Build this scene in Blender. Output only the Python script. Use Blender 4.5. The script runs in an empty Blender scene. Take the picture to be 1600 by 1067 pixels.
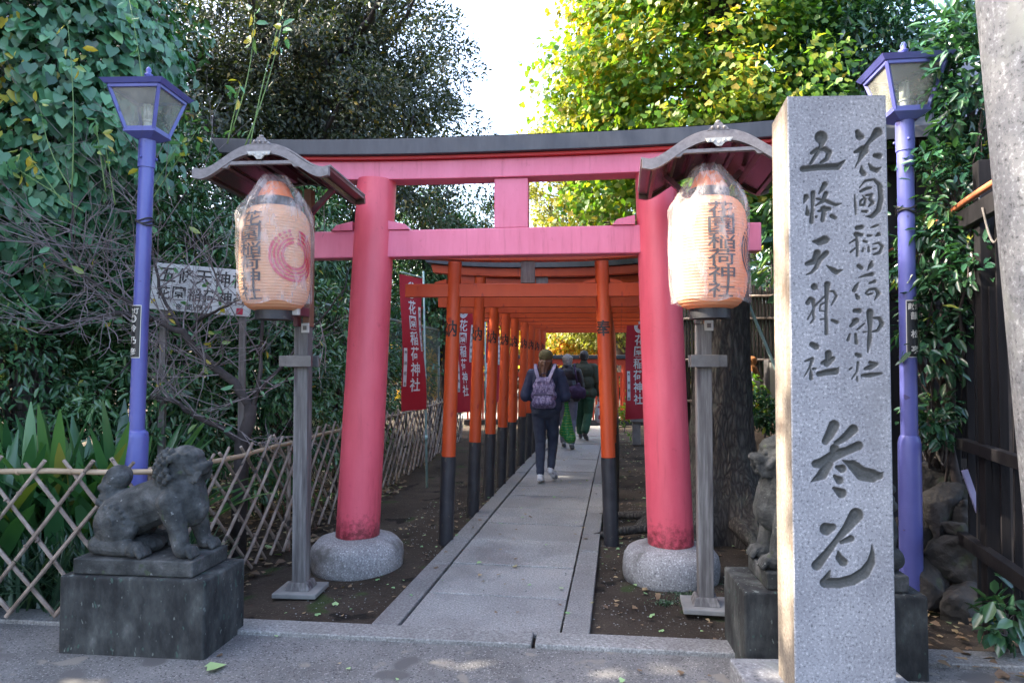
import bpy, bmesh, math, random
import numpy as np
from mathutils import Vector, Matrix, noise
S = bpy.context.scene
C = S.collection
R = math.radians
random.seed(7)
RNG = np.random.default_rng(7)

# ------------------------------------------------------------------ camera
F, CX, CY, CH, PITCH = 1067.0, 800.0, 533.5, 1.4, R(1.852)
cam = bpy.data.cameras.new('camera'); cam.lens = 24.0; cam.sensor_width = 36.0
cam.clip_start = 0.05; cam.clip_end = 2000
co = bpy.data.objects.new('camera', cam); C.objects.link(co)
co.location = (0, 0, CH); co.rotation_euler = (R(90) + PITCH, 0, 0)
S.camera = co

# ------------------------------------------------------------------ light
SUN_EL, SUN_AZ = R(36), R(-85)          # azimuth measured from +Y, negative = to the left
sun_to = Vector((math.cos(SUN_EL)*math.sin(SUN_AZ), math.cos(SUN_EL)*math.cos(SUN_AZ), math.sin(SUN_EL)))
w = bpy.data.worlds.new("World"); S.world = w; w.use_nodes = True
nt = w.node_tree; nt.nodes.clear()
sk = nt.nodes.new('ShaderNodeTexSky'); sk.sky_type = 'NISHITA'; sk.sun_disc = False
sk.sun_elevation = SUN_EL; sk.sun_rotation = SUN_AZ
sk.air_density = 0.85; sk.dust_density = 5.0; sk.ozone_density = 1.0
bg = nt.nodes.new('ShaderNodeBackground'); bg.inputs['Strength'].default_value = 0.15
wo = nt.nodes.new('ShaderNodeOutputWorld')
nt.links.new(sk.outputs[0], bg.inputs[0]); nt.links.new(bg.outputs[0], wo.inputs[0])
sl = bpy.data.lights.new('sun', 'SUN'); sl.energy = 3.2; sl.angle = R(0.5); sl.color = (1.0, 0.88, 0.72)
so = bpy.data.objects.new('sun', sl); C.objects.link(so)
so.rotation_euler = sun_to.to_track_quat('Z', 'Y').to_euler(); so.location = (-20, 0, 20)
S.view_settings.view_transform = 'Standard'; S.view_settings.look = 'None'
S.view_settings.exposure = 3.05; S.view_settings.gamma = 1.0
S.render.engine = 'CYCLES'
S.cycles.max_bounces = 6; S.cycles.diffuse_bounces = 3; S.cycles.glossy_bounces = 3
S.cycles.transmission_bounces = 4; S.cycles.transparent_max_bounces = 10
S.cycles.caustics_reflective = False; S.cycles.caustics_refractive = False

# ------------------------------------------------------------------ pixel helpers (photo pixels -> metres)
def ray(x, y):
    a = (CY - y) / F
    c, s = math.cos(PITCH), math.sin(PITCH)
    return Vector(((x - CX) / F, c - a * s, s + a * c))
def W(x, y, Y):
    d = ray(x, y); t = Y / d.y
    return Vector((d.x * t, Y, CH + d.z * t))
def G(x, y, z=0.0):
    d = ray(x, y); t = (z - CH) / d.z
    return Vector((d.x * t, d.y * t, z))

# ------------------------------------------------------------------ scene bookkeeping
def tag(o, label=None, cat=None, group=None, kind=None):
    if label: o['label'] = label
    if cat: o['category'] = cat
    if group: o['group'] = group
    if kind: o['kind'] = kind
    return o
def thing(name, label, cat, loc=(0, 0, 0), rz=0.0, group=None):
    o = bpy.data.objects.new(name, None); C.objects.link(o)
    o.empty_display_size = 0.1
    o.location = loc; o.rotation_euler = (0, 0, rz)
    return tag(o, label, cat, group)
def copy_tree(o, parent=None):
    c = o.copy(); C.objects.link(c)
    if parent is not None: c.parent = parent
    for ch in list(o.children): copy_tree(ch, c)
    return c
def TM(root):
    return Matrix.Translation(root.location) @ root.rotation_euler.to_matrix().to_4x4()

class MB:
    def __init__(s): s.v = []; s.f = []; s.m = []; s.mi = 0
    def add(s, vs, fs):
        n = len(s.v); s.v.extend([tuple(p) for p in vs])
        for f in fs: s.f.append(tuple(i + n for i in f)); s.m.append(s.mi)
        return s
    def box(s, c, size, rot=None, taper=1.0):
        hx, hy, hz = size[0]/2, size[1]/2, size[2]/2
        vs = []
        for z, t in ((-hz, 1), (hz, taper)):
            for x, y in ((-hx, -hy), (hx, -hy), (hx, hy), (-hx, hy)):
                p = Vector((x*t, y*t, z))
                if rot is not None: p = rot @ p
                vs.append(p + Vector(c))
        return s.add(vs, [(3,2,1,0),(4,5,6,7),(0,1,5,4),(1,2,6,5),(2,3,7,6),(3,0,4,7)])
    def bar(s, a, b, wx, wy, up=(0, 0, 1)):
        a, b = Vector(a), Vector(b); d = b - a; L = d.length; d.normalize()
        u = Vector(up); x = d.cross(u)
        if x.length < 1e-4: x = d.cross(Vector((0, 1, 0)))
        x.normalize(); y = x.cross(d)
        rot = Matrix((x, y, d)).transposed()
        return s.box((a + b) / 2, (wx, wy, L), rot)
    def tube(s, pts, rad, n=8, caps=True):
        pts = [Vector(p) for p in pts]
        if not hasattr(rad, '__len__'): rad = [rad]*len(pts)
        vs, fs = [], []
        ref = None
        for i, p in enumerate(pts):
            d = (pts[min(i+1, len(pts)-1)] - pts[max(i-1, 0)])
            if d.length < 1e-9: d = Vector((0, 0, 1))
            d.normalize()
            if ref is None:
                ref = d.orthogonal().normalized()
            ref = (ref - d*ref.dot(d))
            if ref.length < 1e-6: ref = d.orthogonal()
            ref.normalize(); bi = d.cross(ref)
            for k in range(n):
                a = 2*math.pi*k/n
                vs.append(p + (ref*math.cos(a) + bi*math.sin(a))*rad[i])
        for i in range(len(pts)-1):
            for k in range(n):
                k2 = (k+1) % n
                fs.append((i*n+k, i*n+k2, (i+1)*n+k2, (i+1)*n+k))
        if caps:
            fs.append(tuple(range(n-1, -1, -1))); fs.append(tuple((len(pts)-1)*n+k for k in range(n)))
        return s.add(vs, fs)
    def lathe(s, prof, n=32, c=(0, 0, 0), caps=True, fn=None):
        vs, fs = [], []
        for (r, z) in prof:
            for k in range(n):
                a = 2*math.pi*k/n
                p = Vector((r*math.cos(a), r*math.sin(a), z))
                if fn: p = fn(p, a)
                vs.append(p + Vector(c))
        m = len(prof)
        for i in range(m-1):
            for k in range(n):
                k2 = (k+1) % n
                fs.append((i*n+k, i*n+k2, (i+1)*n+k2, (i+1)*n+k))
        if caps:
            fs.append(tuple(range(n-1, -1, -1))); fs.append(tuple((m-1)*n+k for k in range(n)))
        return s.add(vs, fs)
    def prism(s, poly, a, b, axis='y'):
        n = len(poly)
        def P(p, t): return {'y': (p[0], t, p[1]), 'x': (t, p[0], p[1]), 'z': (p[0], p[1], t)}[axis]
        vs = [P(p, a) for p in poly] + [P(p, b) for p in poly]
        fs = [tuple(range(n)), tuple(range(2*n-1, n-1, -1))]
        for i in range(n):
            j = (i+1) % n; fs.append((i, i+n, j+n, j))
        return s.add(vs, fs)
    def ball(s, c, r, n=10, rot=None):
        if not hasattr(r, '__len__'): r = (r, r, r)
        m = max(4, n//2); vs, fs = [], []
        top = None
        for i in range(1, m):
            t = math.pi*i/m
            for k in range(n):
                a = 2*math.pi*k/n
                p = Vector((r[0]*math.sin(t)*math.cos(a), r[1]*math.sin(t)*math.sin(a), r[2]*math.cos(t)))
                if rot is not None: p = rot @ p
                vs.append(p + Vector(c))
        for sg in (1, -1):
            p = Vector((0, 0, sg*r[2]))
            if rot is not None: p = rot @ p
            vs.append(p + Vector(c))
        N = (m-1)*n
        for i in range(m-2):
            for k in range(n):
                k2 = (k+1) % n
                fs.append((i*n+k, (i+1)*n+k, (i+1)*n+k2, i*n+k2))
        for k in range(n):
            k2 = (k+1) % n
            fs.append((N, k, k2)); fs.append((N+1, (m-2)*n+k2, (m-2)*n+k))
        return s.add(vs, fs)
    def cap(s, a, ra, b, rb, n=12):
        a, b = Vector(a), Vector(b); d = (b-a); L = d.length
        if L < 1e-6: return s.ball(a, max(ra, rb), n)
        d.normalize(); pts, rad = [], []
        for k in range(5):
            t = math.pi/2*(k+0.15)/5
            pts.append(a - d*ra*math.cos(t)); rad.append(ra*math.sin(t))
        for k in range(5): pts.append(a + d*L*k/4); rad.append(ra+(rb-ra)*k/4)
        for k in range(4, -1, -1):
            t = math.pi/2*(k+0.15)/5
            pts.append(b + d*rb*math.cos(t)); rad.append(rb*math.sin(t))
        return s.tube(pts, rad, n)
    def build(s, name, mat, parent=None, smooth=False, bevel=0.0, segs=2, world=False, auto=None):
        me = bpy.data.meshes.new(name)
        v = s.v
        if world and parent is not None:
            inv = TM(parent).inverted(); v = [inv @ Vector(p) for p in s.v]
        me.from_pydata([tuple(p) for p in v], [], s.f)
        mats = mat if isinstance(mat, (list, tuple)) else [mat]
        for m in mats: me.materials.append(m)
        if len(mats) > 1: me.polygons.foreach_set('material_index', s.m)
        bm = bmesh.new(); bm.from_mesh(me); bmesh.ops.recalc_face_normals(bm, faces=bm.faces); bm.to_mesh(me); bm.free()
        if smooth:
            me.polygons.foreach_set('use_smooth', [True]*len(me.polygons))
            if auto is not None: me.set_sharp_from_angle(angle=R(auto))
        me.update()
        o = bpy.data.objects.new(name, me); C.objects.link(o)
        if parent is not None: o.parent = parent
        if bevel:
            b = o.modifiers.new('bevel', 'BEVEL'); b.width = bevel; b.segments = segs; b.limit_method = 'ANGLE'; b.angle_limit = R(40)
            b.harden_normals = False
        return o

def np_mesh(name, verts, polys, k, mat, parent=None, smooth=False, attrs=None, world=False):
    """fast mesh: verts (N,3), polys (M,k) all k-gons"""
    verts = np.asarray(verts, dtype=np.float32); polys = np.asarray(polys, dtype=np.int32)
    if world and parent is not None:
        M = np.array(TM(parent).inverted()); verts = verts @ M[:3, :3].T + M[:3, 3]
        verts = verts.astype(np.float32)
    me = bpy.data.meshes.new(name)
    me.vertices.add(len(verts)); me.vertices.foreach_set('co', verts.ravel())
    me.loops.add(polys.size); me.loops.foreach_set('vertex_index', polys.ravel())
    me.polygons.add(len(polys)); me.polygons.foreach_set('loop_start', np.arange(0, polys.size, k, dtype=np.int32))
    if smooth: me.polygons.foreach_set('use_smooth', np.ones(len(polys), dtype=bool))
    me.materials.append(mat)
    for an, av in (attrs or {}).items():
        a = me.attributes.new(an, 'FLOAT', 'POINT'); a.data.foreach_set('value', np.asarray(av, dtype=np.float32))
    me.update(); me.validate()
    o = bpy.data.objects.new(name, me); C.objects.link(o)
    if parent is not None: o.parent = parent
    return o

def sculpt(name, mb, voxel, mat, parent, smooth=3, disp=None, world=False):
    """one continuous surface grown round overlapping closed shapes"""
    o = mb.build('temp', None, None)
    o.data.materials.clear()
    r = o.modifiers.new('r', 'REMESH'); r.mode = 'VOXEL'; r.voxel_size = voxel
    if smooth:
        q = o.modifiers.new('s', 'SMOOTH'); q.factor = 0.5; q.iterations = smooth
    dg = bpy.context.evaluated_depsgraph_get(); dg.update()
    ev = o.evaluated_get(dg)
    me = bpy.data.meshes.new_from_object(ev); old = o.data
    bpy.data.objects.remove(o); bpy.data.meshes.remove(old)
    me.name = name
    n = len(me.vertices)
    if disp is not None:
        cs = np.empty(n*3, dtype=np.float32); me.vertices.foreach_get('co', cs); cs = cs.reshape(-1, 3)
        ns = np.empty(n*3, dtype=np.float32); me.vertex_normals.foreach_get('vector', ns); ns = ns.reshape(-1, 3)
        d = np.array([disp(Vector(p)) for p in cs], dtype=np.float32)
        cs = cs + ns*d[:, None]; me.vertices.foreach_set('co', cs.astype(np.float32).ravel())
    me.materials.append(mat) if mat else None
    me.polygons.foreach_set('use_smooth', [True]*len(me.polygons))
    me.update()
    ob = bpy.data.objects.new(name, me); C.objects.link(ob)
    if parent is not None: ob.parent = parent
    return ob

# ------------------------------------------------------------------ text as meshes
_gl = {}
def glyph(ch, bold=0.0):
    if (ch, bold) in _gl: return _gl[(ch, bold)]
    cu = bpy.data.curves.new('t', 'FONT'); cu.body = ch; cu.size = 1.0; cu.offset = bold; cu.resolution_u = 3
    cu.align_x = 'CENTER'; cu.align_y = 'CENTER'
    o = bpy.data.objects.new('t', cu); C.objects.link(o)
    dg = bpy.context.evaluated_depsgraph_get(); dg.update()
    me = bpy.data.meshes.new_from_object(o.evaluated_get(dg))
    vs = [v.co.copy() for v in me.vertices]; fs = [tuple(p.vertices) for p in me.polygons]
    bpy.data.objects.remove(o); bpy.data.curves.remove(cu); bpy.data.meshes.remove(me)
    if vs:
        x0, x1 = min(v.x for v in vs), max(v.x for v in vs); y0, y1 = min(v.y for v in vs), max(v.y for v in vs)
        s = 1.0/max(x1-x0, y1-y0, 1e-6) if ord(ch) > 0x2E80 else 1.0
        vs = [((v.x-(x0+x1)/2)*s, (v.y-(y0+y1)/2)*s) for v in vs]
    _gl[(ch, bold)] = (vs, fs)
    return vs, fs
def text2d(items):
    """items: (char, cx, cy, w, h, bold) -> flat 2-d verts, faces"""
    V, Fc = [], []
    for it in items:
        ch, cx, cy, ww, hh = it[:5]; b = it[5] if len(it) > 5 else 0.0
        vs, fs = glyph(ch, b); n = len(V)
        V += [(cx+v[0]*ww, cy+v[1]*hh) for v in vs]; Fc += [tuple(i+n for i in f) for f in fs]
    return V, Fc
def slice2d(V, Fc, step):
    """cut flat letters along vertical lines so they can follow a round surface"""
    bm = bmesh.new(); vv = [bm.verts.new((x, y, 0)) for x, y in V]
    for f in Fc:
        try: bm.faces.new([vv[i] for i in f])
        except ValueError: pass
    x0, x1 = min(p[0] for p in V), max(p[0] for p in V)
    x = x0 + step
    while x < x1:
        bmesh.ops.bisect_plane(bm, geom=bm.verts[:]+bm.edges[:]+bm.faces[:], plane_co=(x, 0, 0), plane_no=(1, 0, 0)); x += step
    bm.verts.index_update()
    out = [(v.co.x, v.co.y) for v in bm.verts], [tuple(v.index for v in f.verts) for f in bm.faces]
    bm.free(); return out
def ring_emblem(r, rings=((1.0, .90), (.84, .76), (.70, .62)), gap=8, grains=True):
    """a round crest: concentric bands with a cut at the top and a patch of grains"""
    V, Fc = [], []
    def arc(r0, r1, a0, a1):
        k = max(2, int((a1-a0)/8)); n = len(V)
        for i in range(k+1):
            a = R(a0+(a1-a0)*i/k)
            V.append((math.cos(a)*r0*r, math.sin(a)*r0*r)); V.append((math.cos(a)*r1*r, math.sin(a)*r1*r))
        for i in range(k): Fc.append((n+2*i, n+2*i+2, n+2*i+3, n+2*i+1))
    for i, (r0, r1) in enumerate(rings):
        lo = 90+gap; hi = 450-gap
        if grains and i < 2:
            arc(r0, r1, lo+50, hi)
            for q in range(4):
                a = lo+4+q*12; arc(r0, r1, a, a+6)
        else: arc(r0, r1, lo, hi)
    arc(.56, .46, 90+gap, 450-gap)
    return V, Fc

# ------------------------------------------------------------------ materials
def new_mat(name):
    m = bpy.data.materials.new(name); m.use_nodes = True
    n = m.node_tree.nodes; b = n['Principled BSDF']
    return m, m.node_tree, b
def col4(c): return (c[0], c[1], c[2], 1.0)
def tex(t, kind, scale, **kw):
    n = t.nodes.new(kind)
    n.inputs['Scale'].default_value = scale
    for k, v in kw.items():
        if k in n.inputs: n.inputs[k].default_value = v
        else: setattr(n, k, v)
    return n
def coords(t, use='Object', stretch=None):
    c = t.nodes.new('ShaderNodeTexCoord')
    if stretch is None: return c.outputs[use]
    mp = t.nodes.new('ShaderNodeMapping'); mp.inputs['Scale'].default_value = stretch
    t.links.new(c.outputs[use], mp.inputs[0]); return mp.outputs[0]
def ramp(t, src, stops):
    r = t.nodes.new('ShaderNodeValToRGB'); e = r.color_ramp.elements
    while len(e) > 1: e.remove(e[-1])
    e[0].position = stops[0][0]; e[0].color = col4(stops[0][1])
    for p, c in stops[1:]:
        q = e.new(p); q.color = col4(c)
    t.links.new(src, r.inputs[0]); return r.outputs[0]
def mixc(t, fac, a, b, mode='MIX'):
    n = t.nodes.new('ShaderNodeMix'); n.data_type = 'RGBA'; n.blend_type = mode
    for sock, v in ((n.inputs[0], fac), (n.inputs[6], a), (n.inputs[7], b)):
        if hasattr(v, 'is_output'): t.links.new(v, sock)
        elif hasattr(v, '__len__'): sock.default_value = col4(v)
        else: sock.default_value = v
    return n.outputs[2]
def bump(t, b, src, strength=0.3, dist=0.01, prev=None):
    n = t.nodes.new('ShaderNodeBump'); n.inputs['Strength'].default_value = strength; n.inputs['Distance'].default_value = dist
    t.links.new(src, n.inputs['Height'])
    if prev is not None: t.links.new(prev, n.inputs['Normal'])
    t.links.new(n.outputs[0], b.inputs['Normal']); return n.outputs[0]
def noisy(name, stops, scale=6, rough=0.7, bstr=0.2, bscale=60, bdist=0.005, stretch=None, spec=0.5, detail=6, metal=0.0, speck=None, use='Object'):
    """general surface: colour ramp on noise, fine bump, optional sparse specks (colour, scale, threshold)"""
    m, t, b = new_mat(name)
    cv = coords(t, use, stretch)
    n = tex(t, 'ShaderNodeTexNoise', scale, Detail=detail, Roughness=0.62); t.links.new(cv, n.inputs['Vector'])
    c = ramp(t, n.outputs[0], stops)
    if speck:
        for (sc, sscale, th) in speck:
            q = tex(t, 'ShaderNodeTexNoise', sscale, Detail=2.0); t.links.new(cv, q.inputs['Vector'])
            rr = ramp(t, q.outputs[0], [(th, (0, 0, 0)), (min(1, th+0.05), (1, 1, 1))])
            c = mixc(t, rr, c, sc)
    t.links.new(c, b.inputs['Base Color'])
    b.inputs['Roughness'].default_value = rough; b.inputs['Metallic'].default_value = metal
    b.inputs['Specular IOR Level'].default_value = spec
    if bstr:
        q = tex(t, 'ShaderNodeTexNoise', bscale, Detail=6.0); t.links.new(cv, q.inputs['Vector'])
        bump(t, b, q.outputs[0], bstr, bdist)
    return m
def leaf_mat(name, stops, rough=0.45, trans=0.3, tmul=(1.3, 1.5, 0.5), spec=0.75):
    m, t, b = new_mat(name)
    a = t.nodes.new('ShaderNodeAttribute'); a.attribute_name = 'tint'
    c = ramp(t, a.outputs['Fac'], stops)
    t.links.new(c, b.inputs['Base Color'])
    b.inputs['Roughness'].default_value = rough; b.inputs['Specular IOR Level'].default_value = spec
    tr = t.nodes.new('ShaderNodeBsdfTranslucent')
    c2 = mixc(t, 1.0, c, tmul, 'MULTIPLY'); t.links.new(c2, tr.inputs[0])
    ms = t.nodes.new('ShaderNodeMixShader'); ms.inputs[0].default_value = trans
    t.links.new(b.outputs[0], ms.inputs[1]); t.links.new(tr.outputs[0], ms.inputs[2])
    t.links.new(ms.outputs[0], t.nodes['Material Output'].inputs[0])
    return m
def granite(name, base, dark, light, rough=0.75, scale=1.0, stain=None, groove=False, streak=False):
    m, t, b = new_mat(name); cv = coords(t)
    v = tex(t, 'ShaderNodeTexNoise', 170*scale, Detail=3.0, Roughness=0.7); t.links.new(cv, v.inputs['Vector'])
    c = ramp(t, v.outputs[0], [(.31, dark), (.45, base), (.55, base), (.69, light)])
    n = tex(t, 'ShaderNodeTexNoise', 3.0, Detail=6.0, Roughness=0.65); t.links.new(cv, n.inputs['Vector'])
    f = ramp(t, n.outputs[0], [(.38, (.72, .72, .74)), (.62, (1.0, 1.0, 1.0))])
    c = mixc(t, 1.0, c, f, 'MULTIPLY')
    if stain:
        q = tex(t, 'ShaderNodeTexNoise', stain[1], Detail=7.0, Roughness=.7); t.links.new(cv, q.inputs['Vector'])
        c = mixc(t, ramp(t, q.outputs[0], [(stain[2], (0, 0, 0)), (stain[2]+.12, (1, 1, 1))]), c, stain[0])
    if streak:
        q = tex(t, 'ShaderNodeTexNoise', 9, Detail=8.0, Roughness=.7); t.links.new(coords(t, stretch=(1.6, 1.6, .12)), q.inputs['Vector'])
        c = mixc(t, 1.0, c, ramp(t, q.outputs[0], [(.36, (.66, .65, .63)), (.52, (1, 1, 1)), (.7, (1.1, 1.1, 1.1))]), 'MULTIPLY')
    if groove:
        a = t.nodes.new('ShaderNodeAttribute'); a.attribute_name = 'dirt'
        c = mixc(t, a.outputs['Fac'], c, (.030, .033, .029))
    t.links.new(c, b.inputs['Base Color']); b.inputs['Roughness'].default_value = rough
    bump(t, b, v.outputs[0], 0.25, 0.003)
    return m

M = {}
M['asphalt'] = noisy('asphalt', [(.3, (.095, .093, .092)), (.7, (.165, .162, .16))], 2.6, .85, .6, 150, .005, detail=10, speck=[((.27, .27, .26), 110, .61), ((.04, .04, .04), 95, .60), ((.19, .175, .15), 6, .64), ((.085, .083, .082), 3.1, .60)], use='Object')
M['soil'] = noisy('soil', [(.3, (.024, .018, .013)), (.52, (.046, .036, .027)), (.72, (.078, .061, .046))], 1.6, .95, .9, 45, .014, spec=.2, speck=[((.16, .14, .11), 75, .67), ((.035, .05, .018), 3.2, .63), ((.012, .010, .008), 4.5, .62)])
M['slab'] = noisy('path stone', [(.3, (.17, .17, .165)), (.7, (.27, .27, .262))], 3.0, .62, .35, 220, .003, speck=[((.40, .40, .40), 260, .62), ((.07, .07, .07), 230, .62)])
M['kerb'] = noisy('kerb stone', [(.3, (.14, .145, .14)), (.7, (.24, .245, .24))], 4.0, .7, .4, 180, .004, speck=[((.38, .38, .38), 240, .64), ((.06, .06, .06), 210, .63)])
def paint_red(name, a, b_, stain):
    m, t, b = new_mat(name); cv = coords(t, stretch=(1, 1, .35))
    n = tex(t, 'ShaderNodeTexNoise', 5, Detail=7.0, Roughness=.65); t.links.new(cv, n.inputs['Vector'])
    c = ramp(t, n.outputs[0], [(.32, a), (.68, b_)])
    g = tex(t, 'ShaderNodeTexNoise', 14, Detail=8.0, Roughness=.72); t.links.new(coords(t), g.inputs['Vector'])
    c = mixc(t, ramp(t, g.outputs[0], [(.60, (0, 0, 0)), (.74, (.55, .55, .55))]), c, stain)
    d = tex(t, 'ShaderNodeTexNoise', 8, Detail=7.0, Roughness=.7); t.links.new(coords(t, stretch=(2.2, 2.2, .16)), d.inputs['Vector'])
    c = mixc(t, 1.0, c, ramp(t, d.outputs[0], [(.32, (.82, .74, .76)), (.44, (1, 1, 1)), (.66, (1.04, 1.08, 1.08))]), 'MULTIPLY')
    t.links.new(c, b.inputs['Base Color']); b.inputs['Roughness'].default_value = .42
    q = tex(t, 'ShaderNodeTexNoise', 30, Detail=5.0); t.links.new(cv, q.inputs['Vector']); bump(t, b, q.outputs[0], .12, .004)
    return m, t, b, c
M['torii_red'], _t, _b, _c = paint_red('faded sky tinted vermilion paint', (.62, .13, .215), (.71, .18, .28), (.40, .07, .11))  # beams pinker than the pillars: sky reflection put into the paint colour
def pillar_grime():
    m, t, b, c = paint_red('faded vermilion pillar paint', (.58, .075, .112), (.67, .105, .150), (.34, .04, .06))
    cv = coords(t); sp = t.nodes.new('ShaderNodeSeparateXYZ'); t.links.new(cv, sp.inputs[0])
    mr = t.nodes.new('ShaderNodeMapRange'); mr.inputs['From Min'].default_value = .62; mr.inputs['From Max'].default_value = .18
    t.links.new(sp.outputs[2], mr.inputs[0])
    g = tex(t, 'ShaderNodeTexNoise', 22, Detail=8.0, Roughness=.75); t.links.new(cv, g.inputs['Vector'])
    mm = t.nodes.new('ShaderNodeMath'); mm.operation = 'MULTIPLY'; t.links.new(mr.outputs[0], mm.inputs[0]); t.links.new(g.outputs[0], mm.inputs[1])
    c = mixc(t, ramp(t, mm.outputs[0], [(.30, (0, 0, 0)), (.50, (.9, .9, .9))]), c, (.12, .014, .018))
    t.links.new(c, b.inputs['Base Color']); return m
M['pillar_red'] = pillar_grime()
M['red_edge'] = noisy('deep red paint', [(.3, (.40, .012, .012)), (.7, (.5, .02, .02))], 6, .5, .1)
M['copper_dark'] = noisy('dark copper sheet', [(.3, (.020, .023, .031)), (.6, (.036, .040, .050)), (.8, (.058, .062, .07))], 5, .5, .15, 30, .004, stretch=(3, 3, .5))
M['orange'] = noisy('vermilion paint', [(.3, (.44, .050, .010)), (.7, (.57, .080, .016))], 5, .45, .15, 40, .004, stretch=(1, 1, .3), speck=[((.34, .03, .012), 16, .66)])
M['black_paint'] = noisy('black post paint', [(.3, (.012, .012, .016)), (.7, (.03, .03, .035))], 7, .5, .2, 50, .004, speck=[((.07, .06, .05), 30, .68)])
M['ink'] = noisy('black ink', [(.3, (.012, .011, .012)), (.7, (.02, .018, .018))], 9, .6, 0)
M['ink_faded'] = noisy('faded black ink', [(.3, (.020, .020, .026)), (.7, (.040, .040, .046))], 9, .7, 0)
M['ink_red'] = noisy('crimson ink', [(.3, (.42, .02, .05)), (.7, (.50, .03, .06))], 9, .7, 0)
M['white_ink'] = noisy('white print', [(.3, (.72, .72, .72)), (.7, (.82, .82, .82))], 9, .7, 0)
M['old_wood'] = noisy('weathered plank', [(.3, (.10, .085, .075)), (.5, (.17, .15, .14)), (.75, (.26, .235, .22))], 9, .8, .4, 30, .004, stretch=(6, 6, .5))
M['grey_wood'] = noisy('grey weathered timber post', [(.28, (.045, .038, .038)), (.5, (.115, .108, .105)), (.72, (.23, .222, .215))], 7, .75, .4, 40, .004, stretch=(5, 5, .35), speck=[((.06, .045, .05), 4, .62)])
M['roof_grey'] = noisy('grey brown roof timber', [(.3, (.14, .125, .128)), (.7, (.25, .23, .23))], 9, .55, .2, 40, .003, stretch=(4, 1, 4))
M['roof_dark'] = noisy('dark brown boarding', [(.3, (.035, .02, .016)), (.7, (.075, .045, .034))], 8, .28, .2, 40, .003, stretch=(8, .6, 8))
M['roof_panel'] = noisy('maroon soffit panel', [(.3, (.045, .017, .02)), (.7, (.085, .035, .04))], 5, .22, .05)
M['maroon'] = noisy('maroon painted steel', [(.3, (.07, .018, .03)), (.7, (.10, .028, .04))], 8, .4, .1)
M['brown_box'] = noisy('brown stained timber', [(.3, (.12, .055, .035)), (.7, (.18, .085, .05))], 8, .6, .2, stretch=(6, 6, .6))
M['steel'] = noisy('dull steel', [(.3, (.085, .08, .08)), (.7, (.15, .145, .145))], 8, .45, .1, metal=.4)
M['pale_plastic'] = noisy('pale grey plastic', [(.3, (.40, .39, .36)), (.7, (.50, .49, .46))], 8, .5, .05)
M['base_stone'] = granite('torii footing stone', (.25, .245, .245), (.08, .08, .085), (.58, .58, .58), .85, .55, stain=((.11, .105, .10), 3.5, .55))
M['granite'] = granite('pale granite', (.265, .275, .30), (.06, .065, .075), (.52, .53, .55), .75, .55, groove=True, stain=((.17, .175, .19), 2.0, .56))
M['granite_dark'] = granite('blue grey granite', (.20, .205, .215), (.06, .063, .068), (.40, .41, .42), .75, .30, stain=((.2, .21, .2), 3.0, .56))
M['statue'] = noisy('old dark andesite', [(.28, (.012, .014, .014)), (.46, (.038, .041, .041)), (.60, (.074, .077, .076)), (.76, (.16, .16, .157))], 9, .9, 1.0, 80, .006, spec=.25, detail=10, speck=[((.05, .062, .042), 16, .66), ((.17, .175, .17), 38, .70)])
M['pedestal'] = noisy('mossy dark stone block', [(.28, (.012, .013, .014)), (.44, (.027, .029, .030)), (.58, (.052, .056, .055)), (.74, (.11, .115, .11))], 9, .88, .9, 60, .006, spec=.22, detail=12, stretch=(1, 1, .5), speck=[((.12, .135, .125), 46, .66), ((.05, .085, .072), 30, .66)])
M['bamboo'] = noisy('sun bleached bamboo', [(.3, (.10, .072, .055)), (.5, (.24, .185, .15)), (.72, (.42, .34, .28))], 5, .55, .2, 40, .003, stretch=(2, 2, 2), speck=[((.07, .05, .04), 14, .66)])
M['bamboo_old'] = noisy('dark old bamboo', [(.3, (.07, .052, .04)), (.48, (.20, .155, .125)), (.68, (.38, .32, .265))], 4, .6, .2, 40, .003, speck=[((.03, .025, .02), 14, .64)])
M['bamboo_rail'] = noisy('bamboo rail', [(.3, (.26, .18, .11)), (.7, (.42, .32, .21))], 5, .5, .2)
M['lamp_blue'] = noisy('lilac blue enamel paint', [(.3, (.085, .095, .31)), (.7, (.115, .128, .38))], 4, .35, .12, 25, .003, speck=[((.05, .045, .16), 13, .70), ((.20, .10, .14), 26, .76)])
M['lamp_inside'] = noisy('lamp ceiling', [(.3, (.05, .05, .07)), (.7, (.09, .09, .11))], 4, .5, .1)
M['cream'] = noisy('white enamelled bulb', [(.3, (.72, .70, .62)), (.7, (.82, .80, .74))], 8, .3, 0)
M['sign_black'] = noisy('black sign plate', [(.3, (.012, .013, .016)), (.7, (.022, .023, .027))], 8, .3, 0)
M['sign_cream'] = noisy('cream sign lettering', [(.3, (.55, .53, .47)), (.7, (.65, .62, .56))], 8, .5, 0)
M['board_white'] = noisy('weathered white board', [(.3, (.46, .46, .45)), (.6, (.60, .60, .59)), (.8, (.68, .68, .67))], 6, .6, .1, speck=[((.30, .28, .25), 12, .68)])
M['banner'] = noisy('crimson banner cloth', [(.3, (.42, .008, .022)), (.7, (.50, .014, .03))], 5, .75, .15, 200, .001)
M['pole_green'] = noisy('pale green plastic pole', [(.3, (.30, .46, .44)), (.7, (.38, .54, .51))], 5, .4, .05)
M['cable'] = noisy('black cable', [(.3, (.015, .015, .017)), (.7, (.03, .03, .03))], 9, .5, 0)
M['bark'] = noisy('rugged grey bark', [(.3, (.018, .016, .014)), (.5, (.055, .048, .042)), (.75, (.13, .118, .105))], 9, .9, 1.0, 16, .03, stretch=(2.2, 2.2, .45), speck=[((.17, .18, .15), 6, .68)])
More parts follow.
